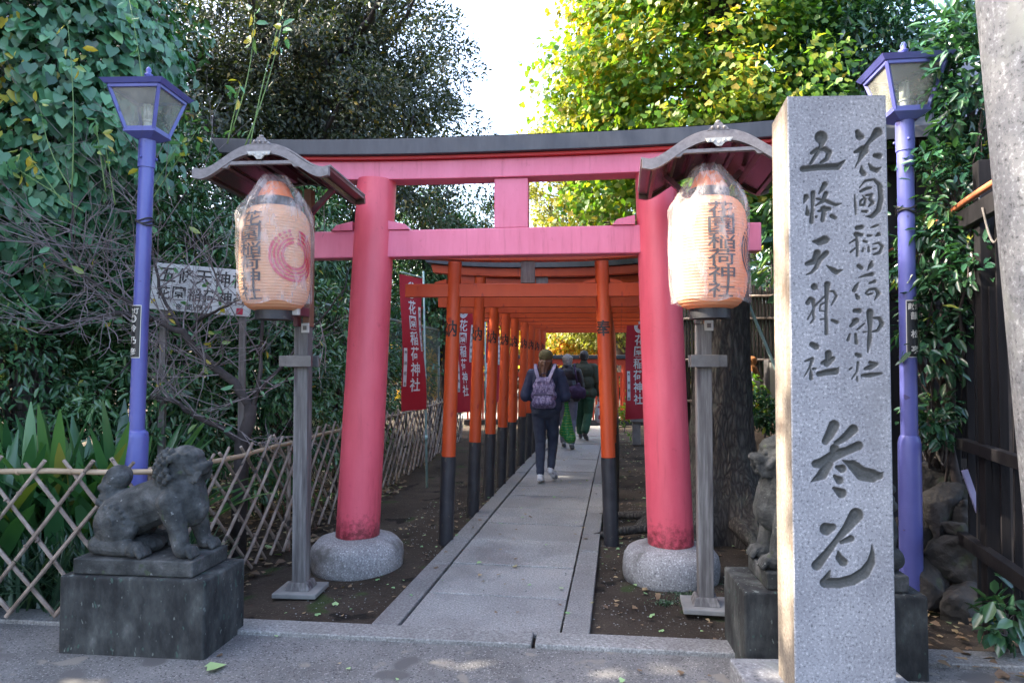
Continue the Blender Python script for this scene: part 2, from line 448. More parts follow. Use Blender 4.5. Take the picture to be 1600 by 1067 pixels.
M['branch'] = noisy('dark branch bark', [(.3, (.024, .019, .018)), (.7, (.075, .06, .058))], 9, .85, .5, 60, .006)
M['twig'] = noisy('grey twig bark', [(.3, (.12, .10, .10)), (.7, (.27, .23, .23))], 9, .8, .2)
M['shoot'] = noisy('green shoot', [(.3, (.10, .20, .06)), (.7, (.20, .30, .09))], 3, .5, 0)
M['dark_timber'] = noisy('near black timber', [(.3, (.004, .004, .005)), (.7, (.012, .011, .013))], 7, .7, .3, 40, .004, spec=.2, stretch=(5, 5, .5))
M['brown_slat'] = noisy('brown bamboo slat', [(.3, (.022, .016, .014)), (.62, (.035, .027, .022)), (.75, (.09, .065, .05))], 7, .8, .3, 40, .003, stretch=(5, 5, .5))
M['boulder'] = noisy('dark boulder', [(.3, (.020, .019, .018)), (.6, (.046, .043, .041)), (.8, (.08, .077, .072))], 4, .9, .9, 24, .02, speck=[((.05, .06, .04), 6, .62)])
M['conduit'] = noisy('orange plastic conduit', [(.3, (.42, .12, .055)), (.7, (.52, .17, .08))], 8, .45, .05)
M['rope'] = noisy('old rope', [(.3, (.05, .045, .04)), (.7, (.12, .11, .10))], 20, .9, .3)
M['wire'] = noisy('galvanised wire', [(.3, (.16, .19, .17)), (.7, (.24, .27, .25))], 8, .5, 0, metal=.3)
M['red_fence'] = noisy('red fence paint', [(.3, (.50, .045, .015)), (.7, (.6, .06, .02))], 5, .5, .1)
M['bagwhite'] = noisy('white plastic sack', [(.3, (.45, .46, .48)), (.7, (.68, .69, .70))], 9, .3, .4, 20, .02)
M['bagbrown'] = noisy('brown paper sack', [(.3, (.30, .12, .04)), (.7, (.42, .18, .06))], 7, .7, .4, 20, .02)
M['concrete'] = noisy('grey concrete', [(.3, (.13, .13, .125)), (.7, (.24, .24, .23))], 5, .85, .4, 80, .004)

def glass_mat(name, tint=(.9, .93, .92), tr=.82):
    m, t, b = new_mat(name)
    b.inputs['Base Color'].default_value = (.5, .5, .46, 1); b.inputs['Roughness'].default_value = .06
    b.inputs['Specular IOR Level'].default_value = .8
    tp = t.nodes.new('ShaderNodeBsdfTransparent'); tp.inputs[0].default_value = col4(tint)
    ms = t.nodes.new('ShaderNodeMixShader')
    n = tex(t, 'ShaderNodeTexNoise', 5, Detail=4.0); t.links.new(coords(t), n.inputs['Vector'])
    r = ramp(t, n.outputs[0], [(.35, (1-tr-.08,)*3), (.7, (1-tr+.18,)*3)])
    t.links.new(r, ms.inputs[0]); t.links.new(tp.outputs[0], ms.inputs[1]); t.links.new(b.outputs[0], ms.inputs[2])
    t.links.new(ms.outputs[0], t.nodes['Material Output'].inputs[0]); return m
M['glass'] = glass_mat('dusty lamp glass')
def plastic_film():
    m, t, b = new_mat('clear milky plastic film')
    b.inputs['Base Color'].default_value = (.82, .80, .80, 1); b.inputs['Roughness'].default_value = .22
    b.inputs['Specular IOR Level'].default_value = .7
    n = tex(t, 'ShaderNodeTexNoise', 7, Detail=5.0, Roughness=.6); t.links.new(coords(t, stretch=(1.6, 1.6, .7)), n.inputs['Vector'])
    bump(t, b, n.outputs[0], .6, .04)
    tl = t.nodes.new('ShaderNodeBsdfTranslucent'); tl.inputs[0].default_value = (.85, .82, .8, 1)
    m0 = t.nodes.new('ShaderNodeMixShader'); m0.inputs[0].default_value = .35
    t.links.new(b.outputs[0], m0.inputs[1]); t.links.new(tl.outputs[0], m0.inputs[2])
    tp = t.nodes.new('ShaderNodeBsdfTransparent'); ms = t.nodes.new('ShaderNodeMixShader')
    r = ramp(t, n.outputs[0], [(.36, (.09,)*3), (.52, (.20,)*3), (.66, (.48,)*3)])
    t.links.new(r, ms.inputs[0]); t.links.new(tp.outputs[0], ms.inputs[1]); t.links.new(m0.outputs[0], ms.inputs[2])
    t.links.new(ms.outputs[0], t.nodes['Material Output'].inputs[0]); return m
M['film'] = plastic_film()
def paper():
    m, t, b = new_mat('oiled lantern paper')
    n = tex(t, 'ShaderNodeTexNoise', 4, Detail=5.0); t.links.new(coords(t), n.inputs['Vector'])
    c = ramp(t, n.outputs[0], [(.3, (.72, .42, .23)), (.7, (.84, .56, .36))])
    t.links.new(c, b.inputs['Base Color']); b.inputs['Roughness'].default_value = .6
    tl = t.nodes.new('ShaderNodeBsdfTranslucent'); tl.inputs[0].default_value = (.9, .42, .14, 1)
    ms = t.nodes.new('ShaderNodeMixShader'); ms.inputs[0].default_value = .4
    t.links.new(b.outputs[0], ms.inputs[1]); t.links.new(tl.outputs[0], ms.inputs[2])
    t.links.new(ms.outputs[0], t.nodes['Material Output'].inputs[0]); return m
M['paper'] = paper()
M['orange_paper'] = noisy('orange lantern paper', [(.3, (.62, .13, .02)), (.7, (.75, .18, .03))], 5, .5, 0)
L = {}
L['ivy'] = leaf_mat('ivy leaf', [(0, (.016, .066, .034)), (.4, (.055, .18, .088)), (.85, (.14, .35, .16)), (.93, (.42, .40, .06)), (1, (.55, .42, .05))], .42, .22)
L['shrub'] = leaf_mat('glossy shrub leaf', [(0, (.018, .056, .026)), (.45, (.054, .142, .060)), (.9, (.14, .28, .10)), (.97, (.16, .24, .06)), (1, (.35, .28, .05))], .26, .12)
L['dark'] = leaf_mat('dark evergreen leaf', [(0, (.020, .032, .018)), (.5, (.046, .060, .030)), (.85, (.085, .092, .038)), (.95, (.20, .15, .025)), (1, (.34, .22, .03))], .45, .3)
L['ginkgo'] = leaf_mat('ginkgo leaf', [(0, (.06, .17, .026)), (.45, (.14, .28, .032)), (.70, (.28, .35, .032)), (.90, (.48, .42, .034)), (1, (.50, .32, .04))], .5, .52, (1.15, 1.2, .5))
L['conifer'] = leaf_mat('yellow green needles', [(0, (.10, .12, .025)), (.5, (.22, .22, .045)), (1, (.42, .36, .08))], .6, .35)
L['maple'] = leaf_mat('autumn maple leaf', [(0, (.20, .26, .03)), (.35, (.46, .42, .05)), (.6, (.65, .44, .05)), (.8, (.68, .28, .07)), (1, (.6, .16, .07))], .6, .5, (1.2, 1.1, .6))
L['camellia'] = leaf_mat('camellia leaf', [(0, (.012, .045, .030)), (.5, (.030, .095, .05)), (.9, (.07, .16, .06)), (1, (.30, .32, .06))], .25, .14)
L['aspid'] = leaf_mat('broad leaf blade', [(0, (.014, .055, .026)), (.45, (.042, .135, .046)), (.85, (.12, .26, .055)), (.95, (.26, .27, .05)), (1, (.42, .33, .12))], .35, .2)
L['grass'] = leaf_mat('strap grass', [(0, (.014, .04, .026)), (.6, (.035, .085, .045)), (1, (.08, .14, .06))], .4, .2)
L['fallen'] = leaf_mat('fallen leaf', [(0, (.10, .06, .035)), (.4, (.20, .13, .07)), (.55, (.36, .27, .14)), (.7, (.16, .33, .14)), (1, (.32, .46, .20))], .6, .1)

def slab_mat(name, a, b_, sc=1.0):
    m, t, b = new_mat(name); cv = coords(t)
    n = tex(t, 'ShaderNodeTexNoise', 90*sc, Detail=4.0, Roughness=.7); t.links.new(cv, n.inputs['Vector'])
    c = ramp(t, n.outputs[0], [(.33, tuple(x*.45 for x in a)), (.45, a), (.58, b_), (.70, tuple(min(1, x*1.7) for x in b_))])
    g = t.nodes.new('ShaderNodeNewGeometry')
    c = mixc(t, 1.0, c, ramp(t, g.outputs['Random Per Island'], [(0, (.80, .80, .80)), (1, (1.08, 1.08, 1.06))]), 'MULTIPLY')
    q = tex(t, 'ShaderNodeTexNoise', 1.7, Detail=8.0, Roughness=.68); t.links.new(cv, q.inputs['Vector'])
    c = mixc(t, 1.0, c, ramp(t, q.outputs[0], [(.34, (.62, .62, .63)), (.6, (1, 1, 1))]), 'MULTIPLY')
    t.links.new(c, b.inputs['Base Color']); 
    rr = ramp(t, q.outputs[0], [(.3, (.42,)*3), (.65, (.72,)*3)]); t.links.new(rr, b.inputs['Roughness'])
    bump(t, b, n.outputs[0], .35, .004); return m
M['slab'] = slab_mat('path stone', (.25, .25, .245), (.34, .34, .33))
M['kerb'] = slab_mat('kerb stone', (.19, .19, .187), (.27, .27, .265))

def bark_mat(name, dark, mid, light, moss):
    m, t, b = new_mat(name); cv = coords(t, stretch=(1, 1, .28))
    wn = tex(t, 'ShaderNodeTexNoise', 7, Detail=4.0); t.links.new(cv, wn.inputs['Vector'])
    vm = t.nodes.new('ShaderNodeVectorMath'); vm.operation = 'MULTIPLY_ADD'; t.links.new(wn.outputs['Color'], vm.inputs[0]); vm.inputs[1].default_value = (.14, .14, .14); t.links.new(cv, vm.inputs[2])
    v = tex(t, 'ShaderNodeTexVoronoi', 30, feature='DISTANCE_TO_EDGE'); t.links.new(vm.outputs[0], v.inputs['Vector'])
    n = tex(t, 'ShaderNodeTexNoise', 30, Detail=8.0, Roughness=.7); t.links.new(cv, n.inputs['Vector'])
    mm = t.nodes.new('ShaderNodeMath'); mm.operation = 'MULTIPLY_ADD'; t.links.new(n.outputs[0], mm.inputs[0]); mm.inputs[1].default_value = .35; t.links.new(v.outputs['Distance'], mm.inputs[2])
    c = ramp(t, mm.outputs[0], [(.16, dark), (.30, mid), (.62, light)])
    g = tex(t, 'ShaderNodeTexNoise', 5, Detail=8.0, Roughness=.7); t.links.new(coords(t), g.inputs['Vector'])
    c = mixc(t, ramp(t, g.outputs[0], [(.54, (0, 0, 0)), (.68, (.7, .7, .7))]), c, moss)
    t.links.new(c, b.inputs['Base Color']); b.inputs['Roughness'].default_value = .92
    bump(t, b, mm.outputs[0], .8, .03); return m
M['trunk_bark'] = bark_mat('fissured ginkgo bark', (.014, .012, .011), (.038, .033, .029), (.085, .077, .068), (.075, .082, .066))

# ================================================================== ground, road, path
TH = R(8.86)                                   # the path runs this far right of straight ahead
U = Vector((math.cos(TH), -math.sin(TH), 0)); V = Vector((math.sin(TH), math.cos(TH), 0))
PA = (G(624.5, 978) + G(875, 991)) / 2         # middle of the path where it meets the kerb
def P(u, v, z=0.0): return PA + U*u + V*v + Vector((0, 0, z))
TK = R(6.5)                                    # direction of the kerb line
UK = Vector((math.cos(TK), -math.sin(TK), 0)); VK = Vector((math.sin(TK), math.cos(TK), 0))
KF = G(560, 998)

def sheet(name, mat, x0, x1, y0, y1, nx, ny, zf):
    xs = np.linspace(x0, x1, nx); ys = np.linspace(y0, y1, ny)
    X, Y = np.meshgrid(xs, ys)
    Z = zf(X, Y)
    v = np.stack([X.ravel(), Y.ravel(), Z.ravel()], 1)
    i = np.arange(nx*ny).reshape(ny, nx)
    q = np.stack([i[:-1, :-1].ravel(), i[:-1, 1:].ravel(), i[1:, 1:].ravel(), i[1:, :-1].ravel()], 1)
    return np_mesh(name, v, q, 4, mat, smooth=True)
def zground(X, Y):
    return (-0.03 + .012*np.sin(X*3.1+1)*np.sin(Y*2.3) + .008*np.sin(X*7.3+Y*4.1))
# the ground: one sheet out to the horizon, finer near by
xs = np.concatenate([[-900, -300, -100, -40, -20], np.linspace(-10, 10, 161), [20, 40, 100, 300, 900]])
ys = np.concatenate([[-300, -100, -30, -10, -3], np.linspace(0, 20, 161), [30, 60, 120, 400, 1200]])
X, Y = np.meshgrid(xs, ys); near = np.clip(1-np.maximum(np.abs(X)-9, np.abs(Y-10)-9)/3, 0, 1)
Z = -0.03 + near*(zground(X, Y)+0.03)
ii = np.arange(X.size).reshape(X.shape)
tag(np_mesh('ground', np.stack([X.ravel(), Y.ravel(), Z.ravel()], 1),
    np.stack([ii[:-1, :-1].ravel(), ii[:-1, 1:].ravel(), ii[1:, 1:].ravel(), ii[1:, :-1].ravel()], 1), 4, M['soil'], smooth=True), kind='structure')
def kline(u, v, z): p = KF + UK*u + VK*v; return Vector((p.x, p.y, z))
# asphalt forecourt in front of the kerb
mb = MB()
a, b = kline(-30, 0, 0), kline(30, 0, 0)
nseg = 1
mb.add([a + Vector((0, 0, -.006)), b + Vector((0, 0, -.006)), b + Vector((-1.5, -14, -.006)), a + Vector((-1.5, -14, -.006))], [(3, 2, 1, 0)])
tag(mb.build('road', M['asphalt']), kind='structure')
# kerb: long dressed stones with open joints
mb = MB()
rot = Matrix.Rotation(-TK, 3, 'Z')
segs = [(-2.6, -1.25), (-1.238, .882), (.9, 2.1), (2.115, 3.6)]
for (s0, s1) in segs:
    c = kline((s0+s1)/2, .083, -.02); mb.box(c, (s1-s0, .165, .072), rot)
tag(mb.build('kerb', M['kerb'], bevel=.006), kind='structure')
# path slabs
mb = MB(); rotp = Matrix.Rotation(-TH, 3, 'Z')
v = -.02; L0 = [.56, .62, .68, .56, .66, .60]
k = 0
while v < 13.5:
    ln = L0[k] if k < len(L0) else random.uniform(.55, .68)
    dz = random.uniform(-.003, .003)
    # first slabs are cut to the kerb line
    mb.box(P(0, v+ln/2, -.028+dz), (.848, ln-.018, .06), rotp); v += ln; k += 1
tag(mb.build('path', M['slab'], bevel=.004), kind='structure')
mb = MB()
for (uu, wd, lens) in ((-.51, .145, [1.13, 1.5]), (.5075, .142, [.98, .62, .5, 1.1])):
    v = -.02 - uu*.0; k = 0
    while v < 13.5:
        ln = lens[k] if k < len(lens) else random.uniform(.9, 1.6)
        mb.box(P(uu, v+ln/2, -.03+random.uniform(0, .008)), (wd, ln-.008, .07), rotp); v += ln; k += 1
tag(mb.build('path_edging', M['kerb'], bevel=.005), kind='structure')
# paved cross-way where the tunnel of gates ends
mb = MB()
for i in range(9):
    for j in range(3):
        mb.box(P(-3.2+i*.8, 14.05+j*.62, -.03+random.uniform(-.002, .002)), (.79, .61, .06), rotp)
tag(mb.build('cross_path', M['slab'], bevel=.004), kind='structure')

# ================================================================== great red torii
TA = -R(6.2); TC = Vector((-.012, 4.735, 0))
tor = thing('torii_gate', 'large faded vermilion torii with dark copper top rail over the path entrance', 'torii', TC, TA)
half = 1.083
for sx, lean in ((-1, .125), (1, .085)):
    pts, rad = [], []
    for k in range(13):
        t = k/12; z = .17 + t*(2.70-.17)
        pts.append((sx*(half - lean*t), 0, z)); rad.append(.152 - .014*t)
    MB().tube(pts, rad, 40).build('pillar', M['pillar_red'], tor, smooth=True, auto=50)
    # footing: rounded drum of rough stone
    prof = [(.02, -.06), (.305, -.06), (.318, .0), (.322, .07), (.312, .125), (.28, .165), (.22, .187), (.15, .197), (.02, .20)]
    def fn(p, a, s=sx):
        q = noise.noise(Vector((p.x*6+s*9, p.y*6, p.z*7)))*.012
        d = Vector((p.x, p.y, 0)); 
        if d.length > .1: d.normalize(); p = p + d*q
        p.z += q*.5 if p.z > -.02 else 0
        return p
    MB().lathe(prof, 64, (sx*half, 0, 0), fn=fn).build('footing_stone', M['base_stone'], tor, smooth=True)
# tie beam through the pillars
MB().box((0, 0, 2.24), (3.36, .125, .19)).build('tie_beam', M['torii_red'], tor, bevel=.008)
# wedges driven in at each pillar
for sx in (-1, 1):
    for sd in (-1, 1):
        x0 = sx*(half-.10) + sd*.128; x1 = x0 + sd*.155
        hgt = .052
        poly = [(x0, 2.336), (x1, 2.336), (x1-sd*.035, 2.336+hgt*.75), (x0, 2.336+hgt*1.25)]
        MB().prism(poly, -.075, .075).build('wedge', M['torii_red'], tor, bevel=.003)
MB().box((.012, 0, 2.507), (.235, .12, .346)).build('centre_strut', M['torii_red'], tor, bevel=.006)
# lintel (two curved beams): sag in the middle, rising ends
def curved_beam(xl, z0, z1, rise, hw_b, hw_t, slant, n=28):
    m = MB(); vs, fs = [], []
    for i in range(n+1):
        t = -1 + 2*i/n; up = rise*abs(t)**2.6
        xb = xl*t; xt = (xl+slant)*t
        for (x, z, hw) in ((xb, z0, hw_b), (xt, z1, hw_t)):
            vs.append((x, -hw, z+up)); vs.append((x, hw, z+up))
    for i in range(n):
        a = i*4; b = a+4
        fs += [(a, b, b+2, a+2), (a+1, a+3, b+3, b+1), (a, a+1, b+1, b), (a+2, b+2, b+3, a+3)]
    fs += [(0, 2, 3, 1), (n*4, n*4+1, n*4+3, n*4+2)]
    return m.add(vs, fs)
curved_beam(1.86, 2.682, 2.812, .045, .085, .085, .02).build('lintel', M['torii_red'], tor, bevel=.006)
curved_beam(1.96, 2.814, 2.833, .05, .125, .125, .0).build('lintel_edge', M['red_edge'], tor)
ks = curved_beam(2.06, 2.835, 2.950, .058, .165, .15, .075)
ks.build('cap_rail', M['copper_dark'], tor, bevel=.006)
# ridge of the copper cap, slightly roofed
rd = MB(); vs, fs = [], []
for i in range(29):
    t = -1+2*i/28; up = .058*abs(t)**2.6; x = 2.132*t
    vs += [(x, -.15, 2.952+up), (x, .15, 2.952+up), (x, 0, 2.983+up)]
for i in range(28):
    a = i*3; fs += [(a, a+3, a+5, a+2), (a+1, a+2, a+5, a+4), (a, a+1, a+4, a+3)]
fs += [(0, 2, 1), (84, 85, 86)]
rd.add(vs, fs).build('cap_ridge', M['copper_dark'], tor)

# ================================================================== tunnel of orange gates
def wrap_letters(ch, size, rad, lean_pt, ang0, z, bold=.02):
    Vv, Ff = slice2d(*text2d([(ch, 0, 0, size, size, bold)]), .012)
    out = MB()
    pts = []
    for (x, y) in Vv:
        a = ang0 + x/rad
        c = lean_pt(z+y)
        pts.append((c[0] + math.sin(a)*(rad+.0022), c[1] - math.cos(a)*(rad+.0022), z+y))
    return out.add(pts, Ff)
def orange_gate():
    root = thing('orange_torii', 'tmp', 'torii')
    hs, r0 = .655, .0555
    for sx, ch in ((-1, '納'), (1, '奉')):
        leanf = lambda z, s=sx: (s*(hs - .07*z/2.3), 0)
        def seg(za, zb, r, n=10):
            pts = [(*leanf(za+(zb-za)*k/n), za+(zb-za)*k/n) for k in range(n+1)]
            return MB().tube(pts, r, 28)
        post = seg(.672, 2.225, r0).build('post', M['orange'], root, smooth=True, auto=50)
        sl = seg(-.08, .67, r0+.0035); sl.build('post_foot', M['black_paint'], post, smooth=True, auto=50)
        ang = R(-24) if sx < 0 else R(-10)
        wrap_letters(ch, .130, r0, leanf, ang, 1.69, .016).build('lettering', M['ink'], post)
    MB().box((0, 0, 1.995), (1.97, .062, .105)).build('tie_beam', M['orange'], root, bevel=.004)
    MB().box((0, -.004, 2.14), (.115, .05, .178)).build('name_plaque', M['old_wood'], root, bevel=.004)
    curved_beam(1.03, 2.228, 2.305, .045, .055, .055, .02, 18).build('lintel', M['orange'], root, bevel=.003)
    curved_beam(1.09, 2.307, 2.40, .055, .09, .075, .05, 18).build('cap_rail', M['copper_dark'], root, bevel=.004)
    for sx in (-1, 1):
        MB().box((sx*.60, -.058, 2.265), (.018, .012, .018)).build('peg', M['orange'], root)
        for sd in (-1, 1):
            x0 = sx*.594+sd*.058
            MB().prism([(x0, 2.049), (x0+sd*.1, 2.049), (x0+sd*.09, 2.062), (x0, 2.085)], -.03, .03).build('wedge', M['orange'], root)
    return root
g0 = orange_gate()
gate_v = [5.45, 6.44, 7.2, 7.96, 8.66, 9.54, 10.27, 11.03, 11.8]
GR = 'orange torii gates lined up along the path'
ords = ['nearest of the orange torii rows, right behind the large red gate',
        'second orange torii from the front, its plaque seen past the first',
        'third orange torii counting from the large red gate inward',
        'fourth orange torii inward, just in front of the woman in the cap',
        'fifth orange torii inward, just beyond the woman with the backpack',
        'sixth orange torii inward, between the walkers',
        'seventh orange torii inward along the stone path',
        'second to last orange torii of the tunnel, beside the walkers in dark coats',
        'last orange torii at the far end of the tunnel, nearest the autumn leaves']
for i, Yd in enumerate(gate_v):
    g = g0 if i == 0 else copy_tree(g0)
    cx = .123 + (Yd-5.42)*.158
    g.location = (cx, Yd, -.01); g.rotation_euler = (0, 0, -TH*0.35 - .01*((i*7) % 3 - 1))
    tag(g, ords[i], 'torii', GR)

# ================================================================== lantern stands
def roof_z(x, w=.40, h=.142):
    t = min(1, abs(x)/w)
    return h*(0.5*(1+math.cos(math.pi*min(1, (t/.92)**1.3)))) + .012*max(0, (t-.88)/.12)
def lantern_stand(name, label, loc, rz, side):
    root = thing(name, label, 'lantern stand', loc, rz, 'roofed lantern stands either side of the torii')
    zt = 2.50
    # split-foot timber post on a concrete pad
    MB().box((0, 0, .82), (.088, .088, 1.62)).build('post', M['grey_wood'], root, bevel=.006)
    fp = MB(); fp.box((0, 0, .002), (.27, .25, .03)); fp.build('footing_pad', M['concrete'], root, bevel=.006)
    sk_ = MB(); sk_.box((0, 0, .04), (.155, .15, .045), None, .78); sk_.build('foot_frame', M['grey_wood'], root, bevel=.004)
    # upper mast, clamps and boxes
    MB().box((-.034, -.02, 2.06), (.03, .06, .86)).build('mast', M['steel'] if side > 0 else M['maroon'], root, bevel=.003)
    MB().box((.03, .0, 2.06), (.045, .075, .86)).build('mast', M['brown_box'], root, bevel=.003)
    for cb_ in (((.0, -.066, 1.415), (.16, .034, .072)), ((0, .058, 1.415), (.16, .02, .072)), ((.10*side, -.064, 1.415), (.05, .03, .068))):
        MB().box(*cb_).build('clamp', M['steel'], root, bevel=.004)
    ar = MB(); ar.box((-.02*side, -.17, 1.715), (.075, .24, .055)); ar.build('arm', M['maroon'], root, bevel=.004)
    MB().box((-.055*side, -.31, 1.715), (.075, .04, .07)).build('junction_box', M['pale_plastic'], root, bevel=.004)
    for zz in (1.80, 1.62): 
        p = MB(); p.box((.028, -.045, zz), (.05, .012, .06)); o = p.build('bracket', M['pale_plastic'], root, bevel=.003)
        q = MB(); q.box((.028, -.053, zz), (.022, .008, .026)); q.build('bracket_bolt', M['steel'], o)
    # bell-gabled roof
    y0, y1, w_ = -.43, .24, .395
    n = 36
    xs_ = [-w_ + 2*w_*i/n for i in range(n+1)]
    def shell(zoff, th, ya, yb, mat, nm, wsc=1.0, par=root):
        m = MB(); vs, fs = [], []
        for x in xs_:
            z = zt + roof_z(x, w_) + zoff
            for yy in (ya, yb):
                vs.append((x*wsc, yy, z)); vs.append((x*wsc, yy, z-th))
        for i in range(n):
            a, b = i*4, i*4+4
            fs += [(a, b, b+2, a+2), (a+1, a+3, b+3, b+1), (a, a+1, b+1, b), (a+2, b+2, b+3, a+3)]
        fs += [(0, 2, 3, 1), (n*4, n*4+1, n*4+3, n*4+2)]
        return m.add(vs, fs).build(nm, mat, par, smooth=True, auto=40)
    shell(.0, .02, y0, y1, M['roof_dark'], 'roof')
    shell(.012, .011, y0-.012, y1+.01, M['roof_grey'], 'roof_cover', 1.012)
    shell(-.002, .05, y0-.035, y0-.002, M['roof_grey'], 'bargeboard', 1.0)
    shell(-.002, .042, y1+.002, y1+.03, M['roof_dark'], 'bargeboard', 1.0)
    # rafters and soffit panels under the roof
    for i in range(7):
        x = -.33 + .11*i
        sgn = (roof_z(x+.01, w_)-roof_z(x-.01, w_))/.02
        MB().bar((x, y0+.01, zt+roof_z(x, w_)-.034), (x, y1-.01, zt+roof_z(x, w_)-.034), .022, .024, (-sgn, 0, 1)).build('rafter', M['roof_dark'], root)
    for i in range(6):
        x = -.275 + .11*i
        a0, a1 = x-.042, x+.042
        m = MB(); za, zb = zt+roof_z(a0, w_)-.0225, zt+roof_z(a1, w_)-.0225
        m.add([(a0, y0+.03, za), (a1, y0+.03, zb), (a1, y1-.03, zb), (a0, y1-.03, za), (a0, y0+.03, za-.003), (a1, y0+.03, zb-.003), (a1, y1-.03, zb-.003), (a0, y1-.03, za-.003)],
              [(0, 1, 2, 3), (7, 6, 5, 4), (0, 4, 5, 1), (1, 5, 6, 2), (2, 6, 7, 3), (3, 7, 4, 0)])
        m.build('soffit_panel', M['roof_panel'], root)
    # cross tie with cut ends, pendant and ridge ornament on the gable
    zc = zt + .022
    poly = [(-.235, zc-.012), (-.195, zc-.012), (-.18, zc+.006), (.18, zc+.006), (.195, zc-.012), (.235, zc-.012), (.245, zc+.026), (-.245, zc+.026)]
    MB().prism(poly, y0-.03, y0-.005).build('gable_tie', M['roof_grey'], root, bevel=.002)
    zo = zt + .085
    orn = MB()
    orn.prism([(-.07, zo+.012), (.07, zo+.012), (.06, zo-.004), (.03, zo-.012), (.012, zo-.032), (-.012, zo-.032), (-.03, zo-.012), (-.06, zo-.004)], y0-.048, y0-.038)
    for xx in (-.052, -.026, 0, .026, .052): orn.ball((xx, y0-.047, zo-.002-.012*(xx == 0)), (.011, .005, .010), 8)
    orn.build('gable_pendant', M['pale_plastic'], root)
    rt = MB(); zr = zt+.147
    rt.prism([(-.055, zr-.004), (.055, zr-.004), (.042, zr+.014), (.026, zr+.02), (.018, zr+.036), (-.018, zr+.036), (-.026, zr+.02), (-.042, zr+.014)], y0-.03, y0+.0)
    rt.ball((0, y0-.015, zr+.042), (.014, .014, .012), 8)
    for xx in (-.03, 0, .03): rt.ball((xx, y0-.032, zr+.01), .009, 8)
    rt.build('ridge_ornament', M['roof_grey'], root)
    # brackets up to the eaves
    for sx in (-1, 1):
        MB().bar((0, 0, 2.30), (sx*.22, -.02, zt+.02), .03, .03).build('strut', M['maroon'], root)
    MB().bar((0, .05, zt+.075), (0, y0+.05, zt+.075), .035, .04).build('ridge_beam', M['maroon'], root)
    return root
LS = [lantern_stand('lantern_stand', 'grey timber lantern post with bell gabled roof left of the torii', Vector((-1.305, 4.27, 0)), -R(4), -1),
      lantern_stand('lantern_stand', 'grey timber lantern post with bell gabled roof beside the tall granite pillar', Vector((1.12, 4.0, 0)), -R(9), 1)]
for st_, ox, oz in ((LS[0], -.085, -.005), (LS[1], .035, -.02)):
    for ch in st_.children:
        if ch.name.split('.')[0] in ('roof', 'roof_cover', 'bargeboard', 'rafter', 'soffit_panel', 'gable_tie', 'gable_pendant', 'ridge_ornament', 'ridge_beam'): ch.location = (ox, 0, oz)

